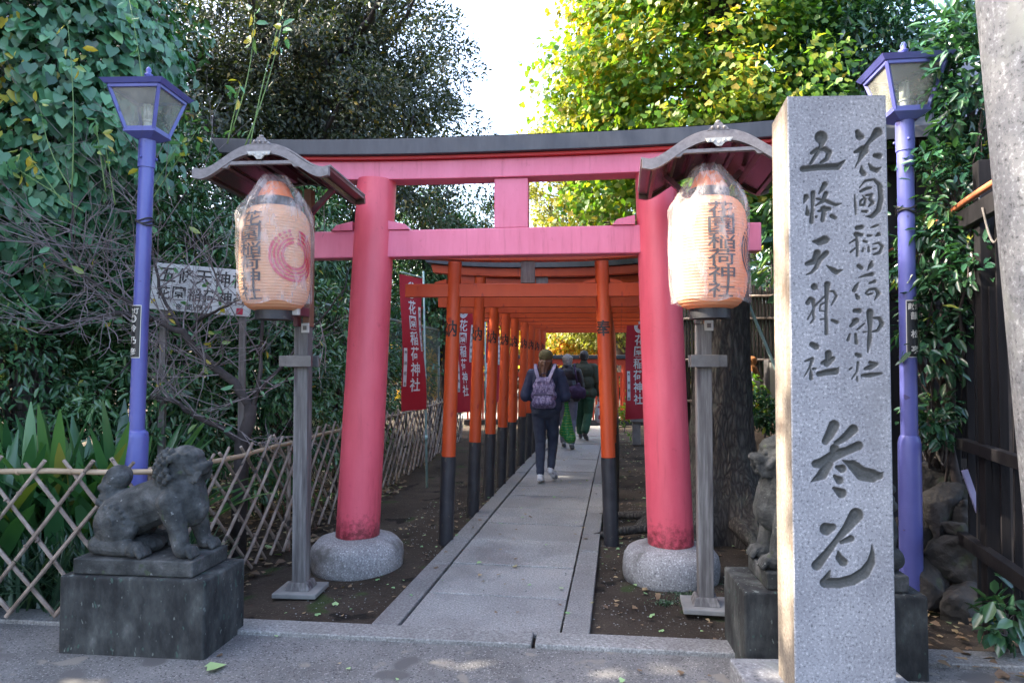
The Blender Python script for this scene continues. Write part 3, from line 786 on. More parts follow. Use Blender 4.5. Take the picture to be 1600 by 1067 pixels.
def paper_lantern(label, loc, rz, crest_mat, text_ang, crest_ang, zc):
    root = thing('paper_lantern', label, 'lantern', loc, rz, 'paper lanterns under the small roofs')
    H, Rm = .60, .196
    def rad(z):  # z in -H/2..H/2
        t = abs(z)/(H/2); return .105 + (Rm-.105)*(max(0, 1-t**5.5))**.6
    prof = []
    N = 150
    for i in range(N+1):
        z = -H/2 + H*i/N
        prof.append((rad(z) + .0022*math.cos(2*math.pi*i/4.0), z))
    MB().lathe(prof, 56, caps=False).build('paper_shade', M['paper'], root, smooth=True)
    MB().lathe([(.09, -H/2-.052), (.108, -H/2-.052), (.108, -H/2+.012), (.09, -H/2+.012), (.09, -H/2-.052)], 40, caps=False).build('bottom_hoop', M['black_paint'], root, smooth=True, auto=40)
    MB().lathe([(.005, H/2-.008), (.108, H/2-.008), (.108, H/2+.05), (.098, H/2+.056), (.005, H/2+.056)], 40).build('top_hoop', M['black_paint'], root, smooth=True, auto=40)
    # orange frill showing under the cover
    MB().lathe([(.110, -H/2+.013), (.125, -H/2+.03), (.150, -H/2+.062)], 40, caps=False).build('paper_frill', M['orange_paper'], root, smooth=True)
    MB().lathe([(.105, H/2+.03), (.100, H/2+.06), (.075, H/2+.115), (.052, H/2+.145)], 32, caps=False).build('paper_collar', M['orange_paper'], root, smooth=True)
    hk = MB(); hk.tube([(0, 0, H/2+.056), (0, 0, H/2+.16)], .006, 8); hk.tube([(-.05, 0, H/2+.05), (-.045, 0, H/2+.09), (0, 0, H/2+.12), (.045, 0, H/2+.09), (.05, 0, H/2+.05)], .004, 6)
    hk.build('hook', M['cable'], root, smooth=True)
    # lettering
    items = []
    chars = '花園稲荷神社'; ys_ = [.205, .122, .039, -.044, -.127, -.210]
    for c, y in zip(chars, ys_): items.append((c, 0, y, .146, .086, .008))
    Vv, Ff = slice2d(*text2d(items), .02)
    def wrap(Vv, ang):
        out = []
        for x, y in Vv:
            r = rad(y)+.0052; a = ang + x/Rm
            out.append((math.sin(a)*r, -math.cos(a)*r, y))
        return out
    MB().add(wrap(Vv, text_ang), Ff).build('lettering', M['ink_faded'], root)
    Vv, Ff = ring_emblem(.148); Vv, Ff = slice2d(Vv, Ff, .02)
    MB().add(wrap(Vv, crest_ang), Ff).build('crest', crest_mat, root)
    # plastic rain cover, gathered at the top
    cp = []
    for i in range(40):
        t = i/39
        z = -H/2 + .035 + t*(H+.15)
        if z < H/2-.06: r = Rm + .016 - .004*(z < 0)
        else:
            q = (z-(H/2-.06))/(.185+.06-.0); r0 = Rm+.016
            r = (r0-.05)*max(0, 1-q**1.35)**1.0 + .05
        cp.append((r, z))
    def fn(p, a):
        k = .007*math.sin(a*7+p.z*9) + .010*noise.noise(Vector((p.x*9, p.y*9, p.z*5+rz*3)))
        if p.z > H/2-.10: k = k*1.5 + min(1, (p.z-H/2+.10)/.08)*(.009*math.sin(a*13+2*math.sin(a*3)) + .006*math.sin(a*23+p.z*20))
        d = Vector((p.x, p.y, 0)); d.normalize()
        q = p + d*k
        if p.z < -H/2+.05: q.z += .012*math.sin(a*5+1)
        return q
    MB().lathe(cp, 72, caps=False, fn=fn).build('rain_cover', M['film'], root, smooth=True)
    root.location = Vector(loc) + Vector((0, 0, zc))
    return root
pl = W(430, 380, 3.95)
paper_lantern('orange paper lantern in a plastic cover with a crimson ring crest', (pl.x, pl.y, 0), 0, M['ink_red'], R(-24), R(52), 2.005)
pr = W(1108, 372, 3.70)
paper_lantern('sunlit paper lantern with its black lettering facing front, left of the granite pillar', (pr.x, pr.y, 0), 0, M['ink_faded'], R(3), R(80), 1.995)

# ================================================================== blue lamp posts
def street_lamp(label, loc, rz, plate_ang, text, emblem, lean, head_rz, rs=.070):
    root = thing('street_lamp', label, 'street lamp', loc, 0, 'lilac blue lamp posts')
    def ax(z): return Vector((lean[0]*z, lean[1]*z, z))
    MB().tube([ax(-.05), ax(.30), ax(.94), ax(.97), ax(.985)], [rs, rs, rs, rs-.006, .048], 32).build('base_sleeve', M['lamp_blue'], root, smooth=True, auto=45)
    MB().tube([ax(.94), ax(1.8), ax(2.64)], [.0455, .0455, .045], 28).build('pole', M['lamp_blue'], root, smooth=True, auto=45)
    MB().tube([ax(2.64), ax(2.83)], .0505, 28).build('collar', M['lamp_blue'], root, smooth=True, auto=45)
    bo = MB()
    for k in range(3):
        a = R(-100+120*k); bo.ball(ax(2.70)+Vector((math.cos(a)*.055, math.sin(a)*.055, 0)), .009, 8)
    bo.build('bolt', M['lamp_blue'], root)
    cb = MB()
    for dz in (0, .012, .026): 
        cb.tube([ax(2.28+dz)+Vector((math.cos(a)*.053, math.sin(a)*.053, .012*math.sin(a*2+dz*90))) for a in [2*math.pi*k/20 for k in range(21)]], .005, 6)
    cb.build('cable_tie', M['cable'], root, smooth=True)
    # lantern head
    hb, ht, z0, z1 = .088, .158, 2.86, 3.115
    hm = Matrix.Translation(ax(2.83)-Vector((0, 0, 2.83))) @ Matrix.Rotation(head_rz, 4, 'Z')
    def T(p): return hm @ Vector(p)
    fr = MB()
    cor = [(-1, -1), (1, -1), (1, 1), (-1, 1)]
    for cx_, cy_ in cor: fr.bar(T((cx_*hb, cy_*hb, z0)), T((cx_*ht, cy_*ht, z1)), .020, .020, T((cx_, cy_, 0))-T((0, 0, 0)))
    for i in range(4):
        a, b = cor[i], cor[(i+1) % 4]
        fr.bar(T((a[0]*hb, a[1]*hb, z0+.008)), T((b[0]*hb, b[1]*hb, z0+.008)), .018, .022)
        fr.bar(T((a[0]*ht, a[1]*ht, z1-.006)), T((b[0]*ht, b[1]*ht, z1-.006)), .018, .022)
    fr.build('head_frame', M['lamp_blue'], root, bevel=.002)
    ft = MB(); vs = []
    for (h_, z_) in ((.05, z0-.045), (hb+.012, z0-.012), (hb+.012, z0+.001)):
        vs += [T((c[0]*h_, c[1]*h_, z_)) for c in cor]
    fs = [(3, 2, 1, 0), (8, 9, 10, 11)]
    for l in range(2):
        for i in range(4): j = (i+1) % 4; fs.append((l*4+i, l*4+j, l*4+4+j, l*4+4+i))
    ft.add(vs, fs).build('head_floor', M['lamp_blue'], root)
    for i in range(4):
        a, b = cor[i], cor[(i+1) % 4]; k = .97
        gl = MB(); gl.add([T((a[0]*hb*k, a[1]*hb*k, z0+.01)), T((b[0]*hb*k, b[1]*hb*k, z0+.01)), T((b[0]*ht*k, b[1]*ht*k, z1-.01)), T((a[0]*ht*k, a[1]*ht*k, z1-.01))], [(0, 1, 2, 3)])
        o = gl.build('glass_pane', M['glass'], root); 
        sm = o.modifiers.new('t', 'SOLIDIFY'); sm.thickness = .003
    rf = MB(); vs = []
    for (h_, z_) in ((ht+.040, z1+.030), (ht+.018, z1+.004), (ht-.01, z1+.004)): vs += [T((c[0]*h_, c[1]*h_, z_)) for c in cor]
    for (h_, z_) in ((ht+.03, z1+.032), (.05, z1+.066), (.03, z1+.078)): vs += [T((c[0]*h_, c[1]*h_, z_)) for c in cor]
    order = [2, 1, 0, 3, 4, 5]; fs = []
    for l in range(5):
        a0, b0 = order[l]*4, order[l+1]*4
        for i in range(4): j = (i+1) % 4; fs.append((a0+i, a0+j, b0+j, b0+i))
    fs += [(11, 10, 9, 8), (20, 21, 22, 23)]
    rf.add(vs, fs).build('head_roof', M['lamp_blue'], root)
    inn = MB(); inn.add([T((c[0]*(ht-.014), c[1]*(ht-.014), z1-.001)) for c in cor] + [T((c[0]*(ht-.014), c[1]*(ht-.014), z1+.003)) for c in cor], [(3, 2, 1, 0), (4, 5, 6, 7), (0, 1, 5, 4), (1, 2, 6, 5), (2, 3, 7, 6), (3, 0, 4, 7)])
    inn.build('reflector', M['lamp_inside'], root)
    c0 = T((0, 0, z1+.078)); MB().lathe([(.045, -.01), (.045, .004), (.022, .012), (.016, .03), (.026, .04), (.026, .048), (.014, .056), (.018, .075), (.010, .092), (.002, .098)], 16, c0).build('finial', M['lamp_blue'], root, smooth=True)
    c1 = T((0, 0, z0)); bulb = MB().lathe([(.024, 0), (.024, .07), (.03, .075), (.03, .085)], 20, c1).build('bulb_socket', M['cream'], root, smooth=True, auto=40)
    m = MB()
    for k in range(4):
        a = R(45+90*k); q = c1+Vector((math.cos(a)*.016, math.sin(a)*.016, .085)); m.tube([q, q+Vector((0, 0, .10))], .012, 10)
    m.build('bulb', M['cream'], bulb, smooth=True)
    # enamel name plate wrapped on the pole
    def plate(rr, aw, za, zb, mat, nm, par):
        m = MB(); k = 12; vs = []
        for i in range(k+1):
            a = plate_ang - aw + 2*aw*i/k
            for z in (za, zb): 
                c = ax(z); vs.append((c.x+math.sin(a)*rr, c.y-math.cos(a)*rr, z))
        m.add(vs, [(2*i, 2*i+2, 2*i+3, 2*i+1) for i in range(k)])
        return m.build(nm, mat, par, smooth=True)
    zp = 1.60
    pf = plate(.0488, R(58), zp-.165, zp+.165, M['sign_cream'], 'name_plate', root)
    plate(.0494, R(53), zp-.160, zp+.160, M['sign_black'], 'plate_face', pf)
    items = []
    top = text[0]
    items.append((top[0], -.021, .128, .036, .038, .015)); items.append((top[1], .017, .128, .036, .038, .015))
    y = .128
    rest = text[1]
    ysr = [.02, -.055, -.125] if emblem else [.075, -.03, -.12]
    for ch, yy in zip(rest, ysr): items.append((ch, 0, yy, .052, .046, .015))
    Vv, Ff = slice2d(*text2d(items), .012)
    def wr(Vv): 
        out = []
        for x, y in Vv:
            a = plate_ang + x/.05; c = ax(zp+y); out.append((c.x+math.sin(a)*.0505, c.y-math.cos(a)*.0505, zp+y))
        return out
    MB().add(wr(Vv), Ff).build('lettering', M['sign_cream'], pf)
    if emblem:
        Vv, Ff = ring_emblem(.024, ((1.0, .72),), 2, False); Vv = [(x, y+.080) for x, y in Vv]
        MB().add(wr(Vv), Ff).build('crest', M['sign_cream'], pf)
    return root
lp = G(211, 742); lp = W(211, 560, 4.30)
street_lamp('lilac blue lamp post behind the left guardian lion, glass lantern head clear of leaves', (lp.x, 4.30, 0), 0, R(-28), ('献灯', '伶乃彦'), True, (.019, 0), R(-2))
rp = W(1417.5, 560, 3.96)
street_lamp('lilac blue lamp post behind the granite pillar, head half hidden in camellia leaves', (rp.x, 3.96, 0), 0, R(18), ('献灯', '韻松亭'), False, (.0045, 0), R(-7), .061)

# ================================================================== engraved granite pillar
KA = [[(290,165,70)],[(300,200,45),(290,260,25),(230,360,22),(180,440,16)],[(190,330,20),(250,290,25),(330,285,30),(375,320,32),(350,390,25),(290,430,18)],[(100,495,35),(280,475,36),(460,470,38),(540,405,8)],
 [(135,785,32),(110,850,8)],[(140,880,6),(150,960,28)],[(205,745,28),(200,900,18),(190,1045,26)],[(330,655,32),(270,750,12)],[(340,750,28),(310,830,22),(230,880,8)],[(240,805,10),(340,825,22),(440,870,20),(505,855,6)],[(310,910,30),(380,910,22)],[(260,935,12),(330,925,25)],[(325,900,26),(305,1030,24)],[(240,995,16)],[(400,985,25),(435,1005,22)],
 [(670,110,28),(690,155,42),(720,160,26)],[(880,110,52),(820,180,28),(770,240,22),(740,300,48),(690,400,18),(645,480,6)],[(640,320,15),(720,290,40)],[(850,355,25),(895,360,35)],[(712,460,8),(715,520,28),(735,545,30)],[(785,440,8),(820,490,28),(870,510,28),(915,480,8)],
 [(640,765,8),(648,880,16),(652,965,12)],[(690,690,6),(750,620,15),(840,605,14),(900,660,26),(915,800,30),(890,920,30),(820,990,25),(755,990,6)],[(700,730,14),(750,705,20),(810,690,14)],[(760,770,12),(820,760,16),(800,810,20),(830,845,22),(790,885,12)],[(720,770,6),(755,810,14),(740,870,16),(700,870,16),(700,830,14),(735,800,10)],[(720,935,14),(765,940,18)]]
KB = [[(210,250,16),(270,255,40),(330,230,46),(365,230,20)],[(250,370,40),(230,450,40),(140,485,24)],[(345,370,30),(270,440,32),(240,520,24),(190,575,16),(140,595,8)],[(345,500,6),(420,550,30),(450,570,30),(515,545,6)],
 [(220,722,38)],[(150,890,26),(180,850,28),(205,860,26),(215,940,16),(205,1010,14)],[(355,695,34),(350,780,26),(345,900,18),(340,1060,18)],[(350,800,12),(230,920,12),(150,1060,10)],[(370,770,8),(420,770,14),(450,820,15),(400,910,10)],[(350,880,8),(285,910,12),(275,970,10),(330,980,6)],
 [(665,110,26),(715,100,26)],[(655,175,28),(715,180,20)],[(660,190,16),(668,300,18),(668,400,14)],[(585,270,8),(640,235,14)],[(600,360,14),(660,310,8)],[(805,108,5),(850,92,16),(885,80,12)],[(780,190,16),(815,190,12)],[(860,195,10),(890,175,24)],[(735,245,16),(765,255,16)],[(725,350,16),(730,315,8)],[(785,310,12),(788,350,18)],[(830,280,8),(890,265,14),(930,300,18),(900,370,18),(840,385,12)],[(835,330,12),(865,325,12)],
 [(680,505,22),(710,525,24)],[(820,460,14),(810,500,28),(780,545,10)],[(680,628,6),(750,605,16),(825,590,22)],[(680,680,10),(655,720,22),(635,760,24)],[(655,805,14),(675,835,26)],[(795,685,12),(850,665,20)],[(830,790,10),(780,805,14),(755,790,12),(790,750,14),(860,745,18),(890,790,24),(850,860,8)]]
KC = [[(205,100,14),(215,190,14),(180,235,10)],[(340,140,18),(345,240,20),(345,340,22)],[(285,195,10),(340,190,8)],[(405,205,18),(455,225,22)],
 [(640,105,24),(690,105,28)],[(640,210,30),(660,205,30),(600,265,18)],[(740,240,10),(670,300,12)],[(590,350,12),(570,410,18)],[(650,350,16),(660,440,22)],[(800,120,40),(800,200,32),(800,300,22),(795,420,26),(778,540,8)],[(835,180,12),(900,185,22),(925,240,24),(880,310,18),(820,325,10)],[(735,328,10),(770,322,6)],
 [(195,455,30),(240,480,34)],[(125,630,12),(200,605,20),(175,690,14),(115,790,6)],[(180,700,8),(185,770,20),(185,810,22)],[(210,710,16),(235,710,12)],[(365,550,38),(370,620,36),(300,650,20)],[(350,650,40),(415,600,24)],[(265,765,30),(350,745,34),(440,735,38),(475,695,6)],
 [(660,560,22),(695,575,24)],[(675,645,16),(665,740,12),(610,815,8)],[(590,715,14),(610,700,8)],[(665,790,10),(670,835,12)],[(800,645,20),(870,660,20),(810,690,30),(750,710,18)],[(720,780,18),(800,775,28),(920,757,14)]]
KD = [[(425,165,58),(380,260,50),(335,330,40)],[(625,205,52),(540,290,42),(450,350,30)],[(680,375,48),(560,430,45),(440,470,60),(300,560,60),(235,565,45)],[(430,405,50),(430,470,50)],[(370,560,50),(300,680,55),(190,750,10)],[(455,600,22),(505,615,48)],[(430,695,20),(480,735,45)],[(425,820,20),(500,870,55)],[(515,530,8),(620,580,55),(720,670,75),(820,690,72),(900,690,40),(940,650,6)]]
KE = [[(345,310,70),(410,290,40)],[(655,165,75),(560,300,50),(450,430,32),(350,560,40),(245,690,55)],[(500,450,22),(600,410,38)],[(470,545,12),(480,610,40),(520,655,48)],[(380,750,12),(330,870,55),(480,875,55),(620,840,58),(740,770,60),(810,660,45),(825,560,25),(820,475,6)]]
SY = 2.70                                       # distance of the carved face
def engraved_pillar():
    fl = W(1242, 1040, SY); fr_ = W(1400.5, 1040, SY-.012)
    width = fr_.x - fl.x; top = W(1318, 151, SY).z
    rz = -R(2.0)
    root = thing('stone_pillar', 'tall pale granite pillar carved with vertical brush characters', 'stone pillar', (fl.x, SY, 0), rz)
    dep = .18
    sx = .002; nx = int(width/sx)+1; nz = int(top/sx)+1
    gx = np.linspace(0, width, nx); gz = np.linspace(.0, top, nz)
    XX, ZZ = np.meshgrid(gx, gz)
    sd = np.full(XX.shape, 1.0)
    inv = TM(root).inverted()
    k = .14995
    def place(px, py):
        d = ray(px, py)
        o = inv @ Vector((0, 0, CH)); dd = inv.to_3x3() @ d
        t = -o.y/dd.y; p = o + dd*t
        return p.x, p.z
    for data, ox, oy in ((KA, 1240, 190), (KB, 1240, 340), (KC, 1240, 470), (KD, 1240, 640), (KE, 1240, 780)):
        for st in data:
            pts = [(*place(ox+x*k, oy+y*k), r*k*SY/F*1.0) for x, y, r in st]
            if len(pts) == 1: pts = pts*2
            for (x0, z0, r0), (x1, z1, r1) in zip(pts[:-1], pts[1:]):
                m = max(r0, r1)+.012
                i0, i1 = np.searchsorted(gx, (min(x0, x1)-m, max(x0, x1)+m)); j0, j1 = np.searchsorted(gz, (min(z0, z1)-m, max(z0, z1)+m))
                if i1 <= i0 or j1 <= j0: continue
                A, B = XX[j0:j1, i0:i1], ZZ[j0:j1, i0:i1]
                dx, dz = x1-x0, z1-z0; l2 = dx*dx+dz*dz
                t = np.zeros_like(A) if l2 < 1e-12 else np.clip(((A-x0)*dx+(B-z0)*dz)/l2, 0, 1)
                s = np.hypot(A-(x0+t*dx), B-(z0+t*dz)) - (r0+t*(r1-r0))
                sd[j0:j1, i0:i1] = np.minimum(sd[j0:j1, i0:i1], s)
    depth = np.clip((-sd+.001)/.0035, 0, 1)*.006 + np.clip((-sd-.003)/.012, 0, 1)*.009
    dirt = np.clip((-sd+.0008)/.003, 0, 1)*.88
    edge = np.minimum(np.minimum(XX, width-XX), .006)/.006
    YY = depth + (1-edge)**2*.004
    v = np.stack([XX.ravel(), YY.ravel(), ZZ.ravel()], 1)
    ii = np.arange(nx*nz).reshape(nz, nx)
    q = np.stack([ii[:-1, :-1].ravel(), ii[:-1, 1:].ravel(), ii[1:, 1:].ravel(), ii[1:, :-1].ravel()], 1)
    np_mesh('carved_face', v, q, 4, M['granite'], root, smooth=True, attrs={'dirt': dirt.ravel()})
    # shaft behind the face, with a slanted top
    sh = MB()
    y0 = .0042
    vs = [(0, y0, 0), (width, y0, 0), (width, dep, 0), (0, dep, 0), (0, y0, top), (width, y0, top), (width, dep, top-.05), (0, dep, top-.05)]
    # open at the front, which the carved face closes
    sh.add(vs, [(4, 5, 6, 7), (1, 2, 6, 5), (2, 3, 7, 6), (3, 0, 4, 7)])
    sh.build('shaft', M['granite_side'], root)
    bs = MB(); bs.box((width/2-.02, dep/2+.01, .045), (width+.28, dep+.30, .13)); bs.build('base_slab', M['granite_dark'], root, bevel=.01)
    return root
M['granite_side'] = granite('weathered sun toned granite side', (.24, .205, .165), (.11, .09, .07), (.35, .31, .26), .8, .4, stain=((.15, .11, .08), 5.0, .55), streak=True)  # side toned apart from the face, its warm sunlight put into the colour
pil = engraved_pillar()

# great granite column at the right edge (leg of a stone gate)
base = Vector((2.012, 2.25, 0)); rootc = thing('granite_column', 'thick round granite column leaning inward at the right edge', 'column', base, 0)
MB().tube([(0-.082*z, 0, z) for z in np.linspace(-.1, 4.4, 14)], [.225-.010*z for z in np.linspace(-.1, 4.4, 14)], 56).build('shaft', M['granite_dark'], rootc, smooth=True, auto=50)
MB().lathe([(.02, -.05), (.36, -.05), (.37, .05), (.35, .10), (.25, .13), (.02, .13)], 40).build('footing', M['granite_dark'], rootc, smooth=True, auto=50)

# ================================================================== guardian lions and their plinths
def plinth(label, loc, rz, w_, d_, h_):
    m = MB(); m.box((w_/2, d_/2, h_/2-.02), (w_, d_, h_+.04))
    o = m.build('stone_plinth', M['pedestal'], None, bevel=.012, segs=3); o.location = loc; o.rotation_euler = (0, 0, rz)
    return tag(o, label, 'plinth', 'dark stone plinths of the guardian lions')
def lion_shape(open_mouth):
    m = MB(); rY = lambda a: Matrix.Rotation(a, 3, 'Y')
    # trunk
    m.cap((-.19, 0, .205), .138, (.0, 0, .275), .132); m.cap((.0, 0, .275), .132, (.16, 0, .325), .128)
    m.cap((.17, 0, .33), .122, (.205, 0, .25), .108); m.cap((-.22, 0, .15), .12, (-.20, 0, .22), .12)
    m.cap((.10, 0, .375), .108, (.16, 0, .46), .10)                      # neck
    # haunches
    for sy in (-1, 1):
        m.ball((-.175, sy*.092, .170), (.135, .075, .135), 16, rY(R(20)))
        m.cap((-.28, sy*.10, .055), .052, (-.08, sy*.125, .048), .046); m.ball((-.03, sy*.13, .042), (.055, .052, .046), 12)
        for k in range(4): m.cap((.005, sy*.13+(k-1.5)*.024, .048), .017, (.026, sy*.13+(k-1.5)*.026, .018), .015, 8)
        # forelegs
        m.cap((.155, sy*.095, .29), .078, (.205, sy*.105, .14), .052); m.cap((.205, sy*.105, .14), .052, (.23, sy*.106, .045), .044)
        m.ball((.252, sy*.104, .034), (.056, .048, .038), 12)
        for k in range(4): m.cap((.285, sy*.104+(k-1.5)*.022, .04), .016, (.303, sy*.104+(k-1.5)*.024, .014), .014, 8)
        # curl relief on the thigh
        for k in range(22):
            a = k*.42; r = .018+.0038*k
            m.ball((-.165+math.cos(a)*r, sy*(.162-.0012*k), .185+math.sin(a)*r), .0115, 8)
    m.ball((-.05, 0, .04), (.10, .11, .05), 12)
    # tail: broad upright flame with curls
    m.ball((-.262, 0, .335), (.06, .085, .125), 14, rY(R(-6))); m.ball((-.235, 0, .41), (.07, .08, .072), 14)
    for k, (dx, dz) in enumerate(((-.29, .28), (-.275, .31), (-.265, .26), (-.28, .36))):
        for sy in (-1, 1): m.ball((dx-.012, sy*.055, dz), .028, 10)
    # head
    m.ball((.175, 0, .50), (.102, .096, .100), 18); m.ball((.215, 0, .535), (.066, .072, .05), 14)
    m.ball((.255, 0, .475), (.066, .066, .046), 14); m.cap((.285, -.028, .478), .034, (.285, .028, .478), .034)     # muzzle
    m.cap((.312, -.014, .492), .021, (.312, .014, .492), .021)               # nose
    if open_mouth: m.ball((.245, 0, .435), (.06, .052, .024), 12, rY(R(14))); m.cap((.25, 0, .46), .03, (.2, 0, .45), .04)
    else: m.ball((.25, 0, .452), (.064, .056, .026), 12)
    for sy in (-1, 1):
        m.cap((.262, sy*.018, .540), .017, (.225, sy*.062, .552), .014, 8)     # brow
        m.ball((.262, sy*.042, .515), .016, 8)                               # eye
        m.cap((.225, sy*.07, .485), .018, (.25, sy*.06, .455), .02, 8)
        m.ball((.165, sy*.088, .535), (.026, .016, .036), 10, rY(R(50)))     # ear, laid back
        for k in range(8): m.cap((.30-.017*k, sy*.052, .448), .0115, (.282-.018*k, sy*.062, .408-.004*(k % 2)), .009, 8)   # beard
    # mane: rows of curls over the back of the head and the neck
    for q in range(150):
        z = 1-2*(q+.5)/150; a = q*2.39996; r = math.sqrt(1-z*z); dx, dy, dz = r*math.cos(a), r*math.sin(a), z
        if dx > .22-.30*max(0, -dz) or dz > .80: continue
        if dx > .12 and dz > .1: continue
        c = (.148+dx*.128, dy*.122, .462+dz*.134)
        m.ball(c, .0215, 8)
        for e in range(3):
            b = a*3+e*2.1; m.ball((c[0]+dx*.012, c[1]+dy*.012+math.cos(b)*.008, c[2]+dz*.012+math.sin(b)*.008), .0085, 6)
    return m
def guardian_lion(label, loc, rz, mouth, flip, k=1.0):
    root = thing('guardian_lion', label, 'stone lion', loc, rz, 'stone guardian lions on plinths')
    def dsp(p): return .0022*noise.noise(p*38) + .003*noise.noise(p*13)
    m = lion_shape(mouth)
    m.v = [((-p[0] if flip else p[0])*.885*k, p[1]*.92, p[2]*.90*k+.075) for p in m.v]
    sculpt('body', m, .0045, M['statue'], root, 1, dsp)
    sb = MB(); sb.box((-.012 if not flip else .012, 0, .036), (.625, .325, .076)); sb.build('base_slab', M['statue'], root, bevel=.008, segs=3)
    return root
pf = G(90, 1018); rzp = -R(6.3)
plinth('dark mossy stone plinth under the left guardian lion, standing at the road edge', (pf.x, pf.y, -.005), rzp, .752, .385, .372)
rl = Matrix.Rotation(rzp, 3, 'Z')
lc = Vector((pf.x, pf.y, .372)) + rl @ Vector((.375, .185, 0))
guardian_lion('dark stone guardian lion with closed mouth, looking right beside the bamboo fence', lc, rzp, False, False)
pr2 = Vector((1.052, 3.13, 0))
plinth('dark green stained stone plinth half hidden behind the granite pillar', (pr2.x, pr2.y, -.005), -R(4.5), .80, .40, .372)
lc2 = Vector((pr2.x, pr2.y, .372)) + Matrix.Rotation(-R(4.5), 3, 'Z') @ Vector((.41, .19, 0))
guardian_lion('stone guardian lion with open mouth, mostly hidden behind the granite pillar', lc2, -R(4.5), True, True, 1.14)

# ================================================================== bamboo lattice fences
def lattice_fence(label, pts, h, pitch, ang, rad, seed, gap=1.0, mat='bamboo'):
    rnd = random.Random(seed)
    a0 = Vector(pts[0]); root = thing('bamboo_fence', label, 'fence', a0, 0)
    P2 = [Vector(p)-a0 for p in pts]
    cum = [0]
    for p, q in zip(P2[:-1], P2[1:]): cum.append(cum[-1]+(q-p).length)
    def at(s):
        for i in range(len(P2)-1):
            if s <= cum[i+1] or i == len(P2)-2:
                t = (s-cum[i])/(cum[i+1]-cum[i]); d = (P2[i+1]-P2[i]).normalized()
                return P2[i]+(P2[i+1]-P2[i])*t, Vector((-d.y, d.x, 0))
    m = MB(); tot = cum[-1]; dx = h*math.tan(ang)
    s = -dx
    while s < tot+dx:
        for sg in (1, -1):
            s0 = s+rnd.uniform(-.018, .018)*gap; s1 = s0+sg*(dx+rnd.uniform(-.04, .04))
            z0, z1 = rnd.uniform(.0, .06), h+rnd.uniform(-.01, .05)
            # clip to the run of the fence
            def cl(sa, za, sb, zb):
                if sa < 0: za += (zb-za)*(0-sa)/(sb-sa); sa = 0
                if sa > tot: za += (zb-za)*(tot-sa)/(sb-sa); sa = tot
                return sa, za
            if max(s0, s1) < .02 or min(s0, s1) > tot-.02: continue
            a = cl(s0, z0, s1, z1); b = cl(s1, z1, s0, z0)
            if abs(a[1]-b[1]) < .1: continue
            k = 5; pl_, rr = [], []
            bow = rnd.uniform(-.01, .01)
            for i in range(k+1):
                t = i/k; sp = a[0]+(b[0]-a[0])*t; p, nrm = at(sp)
                pl_.append(p + nrm*(sg*-.013+bow*math.sin(t*math.pi)) + Vector((0, 0, a[1]+(b[1]-a[1])*t)))
                rr.append(rad*(1-.12*t)*rnd.uniform(.92, 1.08))
            m.tube(pl_, rr, 7)
            # nodes of the cane
            for t in (.22, .5, .8):
                q = pl_[0].lerp(pl_[-1], t+rnd.uniform(-.08, .08)); dd = (pl_[-1]-pl_[0]).normalized()
                m.tube([q-dd*.004, q+dd*.004], rad*1.18, 7)
        s += pitch
    m.build('lattice', M[mat], root, smooth=True, auto=50)
    ties = MB()
    for zz, nm in ((h-.045, 'rail'),):
        r = MB(); n = max(2, int(tot/.25)); 
        r.tube([at(tot*i/n)[0]+Vector((0, 0, zz+.006*math.sin(i*1.7))) for i in range(n+1)], .0155, 8)
        for i in range(n): 
            q = at(tot*(i+.4)/n); r.tube([q[0]+Vector((0, 0, zz-.0)), q[0]+(at(tot*(i+.44)/n)[0]-q[0])+Vector((0, 0, zz))], .018, 8)
        r.build('rail', M['bamboo_rail'], root, smooth=True, auto=50)
    k = max(2, int(tot/1.3))
    for i in range(k+1):
        p, nrm = at(min(tot-.03, .03+tot*i/k)); 
        MB().tube([p+nrm*.03+Vector((0, 0, -.1)), p+nrm*.03+Vector((0, 0, h-.03))], .017, 8).build('fence_post', M[mat], root, smooth=True, auto=50)
    return root
lattice_fence('bamboo lattice fence behind the left guardian lion, in front of the broad leaves', [(-3.9, 3.66, 0), (-1.95, 3.74, 0)], .86, .235, R(38), .0118, 3)
lattice_fence('long bamboo lattice fence running back beside the path under the red banners', [(-1.93, 3.80, 0), (-1.76, 4.7, 0), (-1.28, 8.7, 0), (-.92, 12.6, 0)], .84, .215, R(44), .0112, 5, 1.2, 'bamboo_old')

# chain link fence
def chain_link(a, b, h, pitch, label):
    a, b = Vector(a), Vector(b); root = thing('chain_link_fence', label, 'fence', a, 0)
    d = b-a; L_ = d.length; d.normalize(); m = MB()
    n = int((L_+h)/pitch)
    for i in range(n+1):
        s = i*pitch-h*.0
        for sg in (1, -1):
            s0 = s if sg > 0 else s; s0 = s0-(h if sg > 0 else 0)
            s1 = s0+sg*h if sg > 0 else s0-h
            za, zb = 0.05, h
            if s0 < 0: za += (0-s0)/(s1-s0)*(zb-za) if s1 > s0 else 0; s0 = max(0, s0)
            if s1 < 0: zb = za+(zb-za)*(s0)/(s0-s1); s1 = 0
            if s1 > L_: zb = za+(zb-za)*(L_-s0)/(s1-s0); s1 = L_
            if s0 > L_:
                if s1 > L_: continue
                za = za+(zb-za)*(s0-L_)/(s0-s1); s0 = L_
            if abs(s0-s1) < .05: continue
            m.tube([d*s0+Vector((0, 0, za)), d*s1+Vector((0, 0, zb))], .0022, 3, False)
    m.build('wire_mesh', M['wire'], root)
    MB().tube([Vector((0, 0, h)), d*L_+Vector((0, 0, h))], .021, 8).build('top_rail', M['wire'], root, smooth=True)
    k = int(L_/1.9)
    for i in range(k+1): MB().tube([d*(L_*i/k), d*(L_*i/k)+Vector((0, 0, h))], .022, 8).build('fence_post', M['wire'], root, smooth=True)
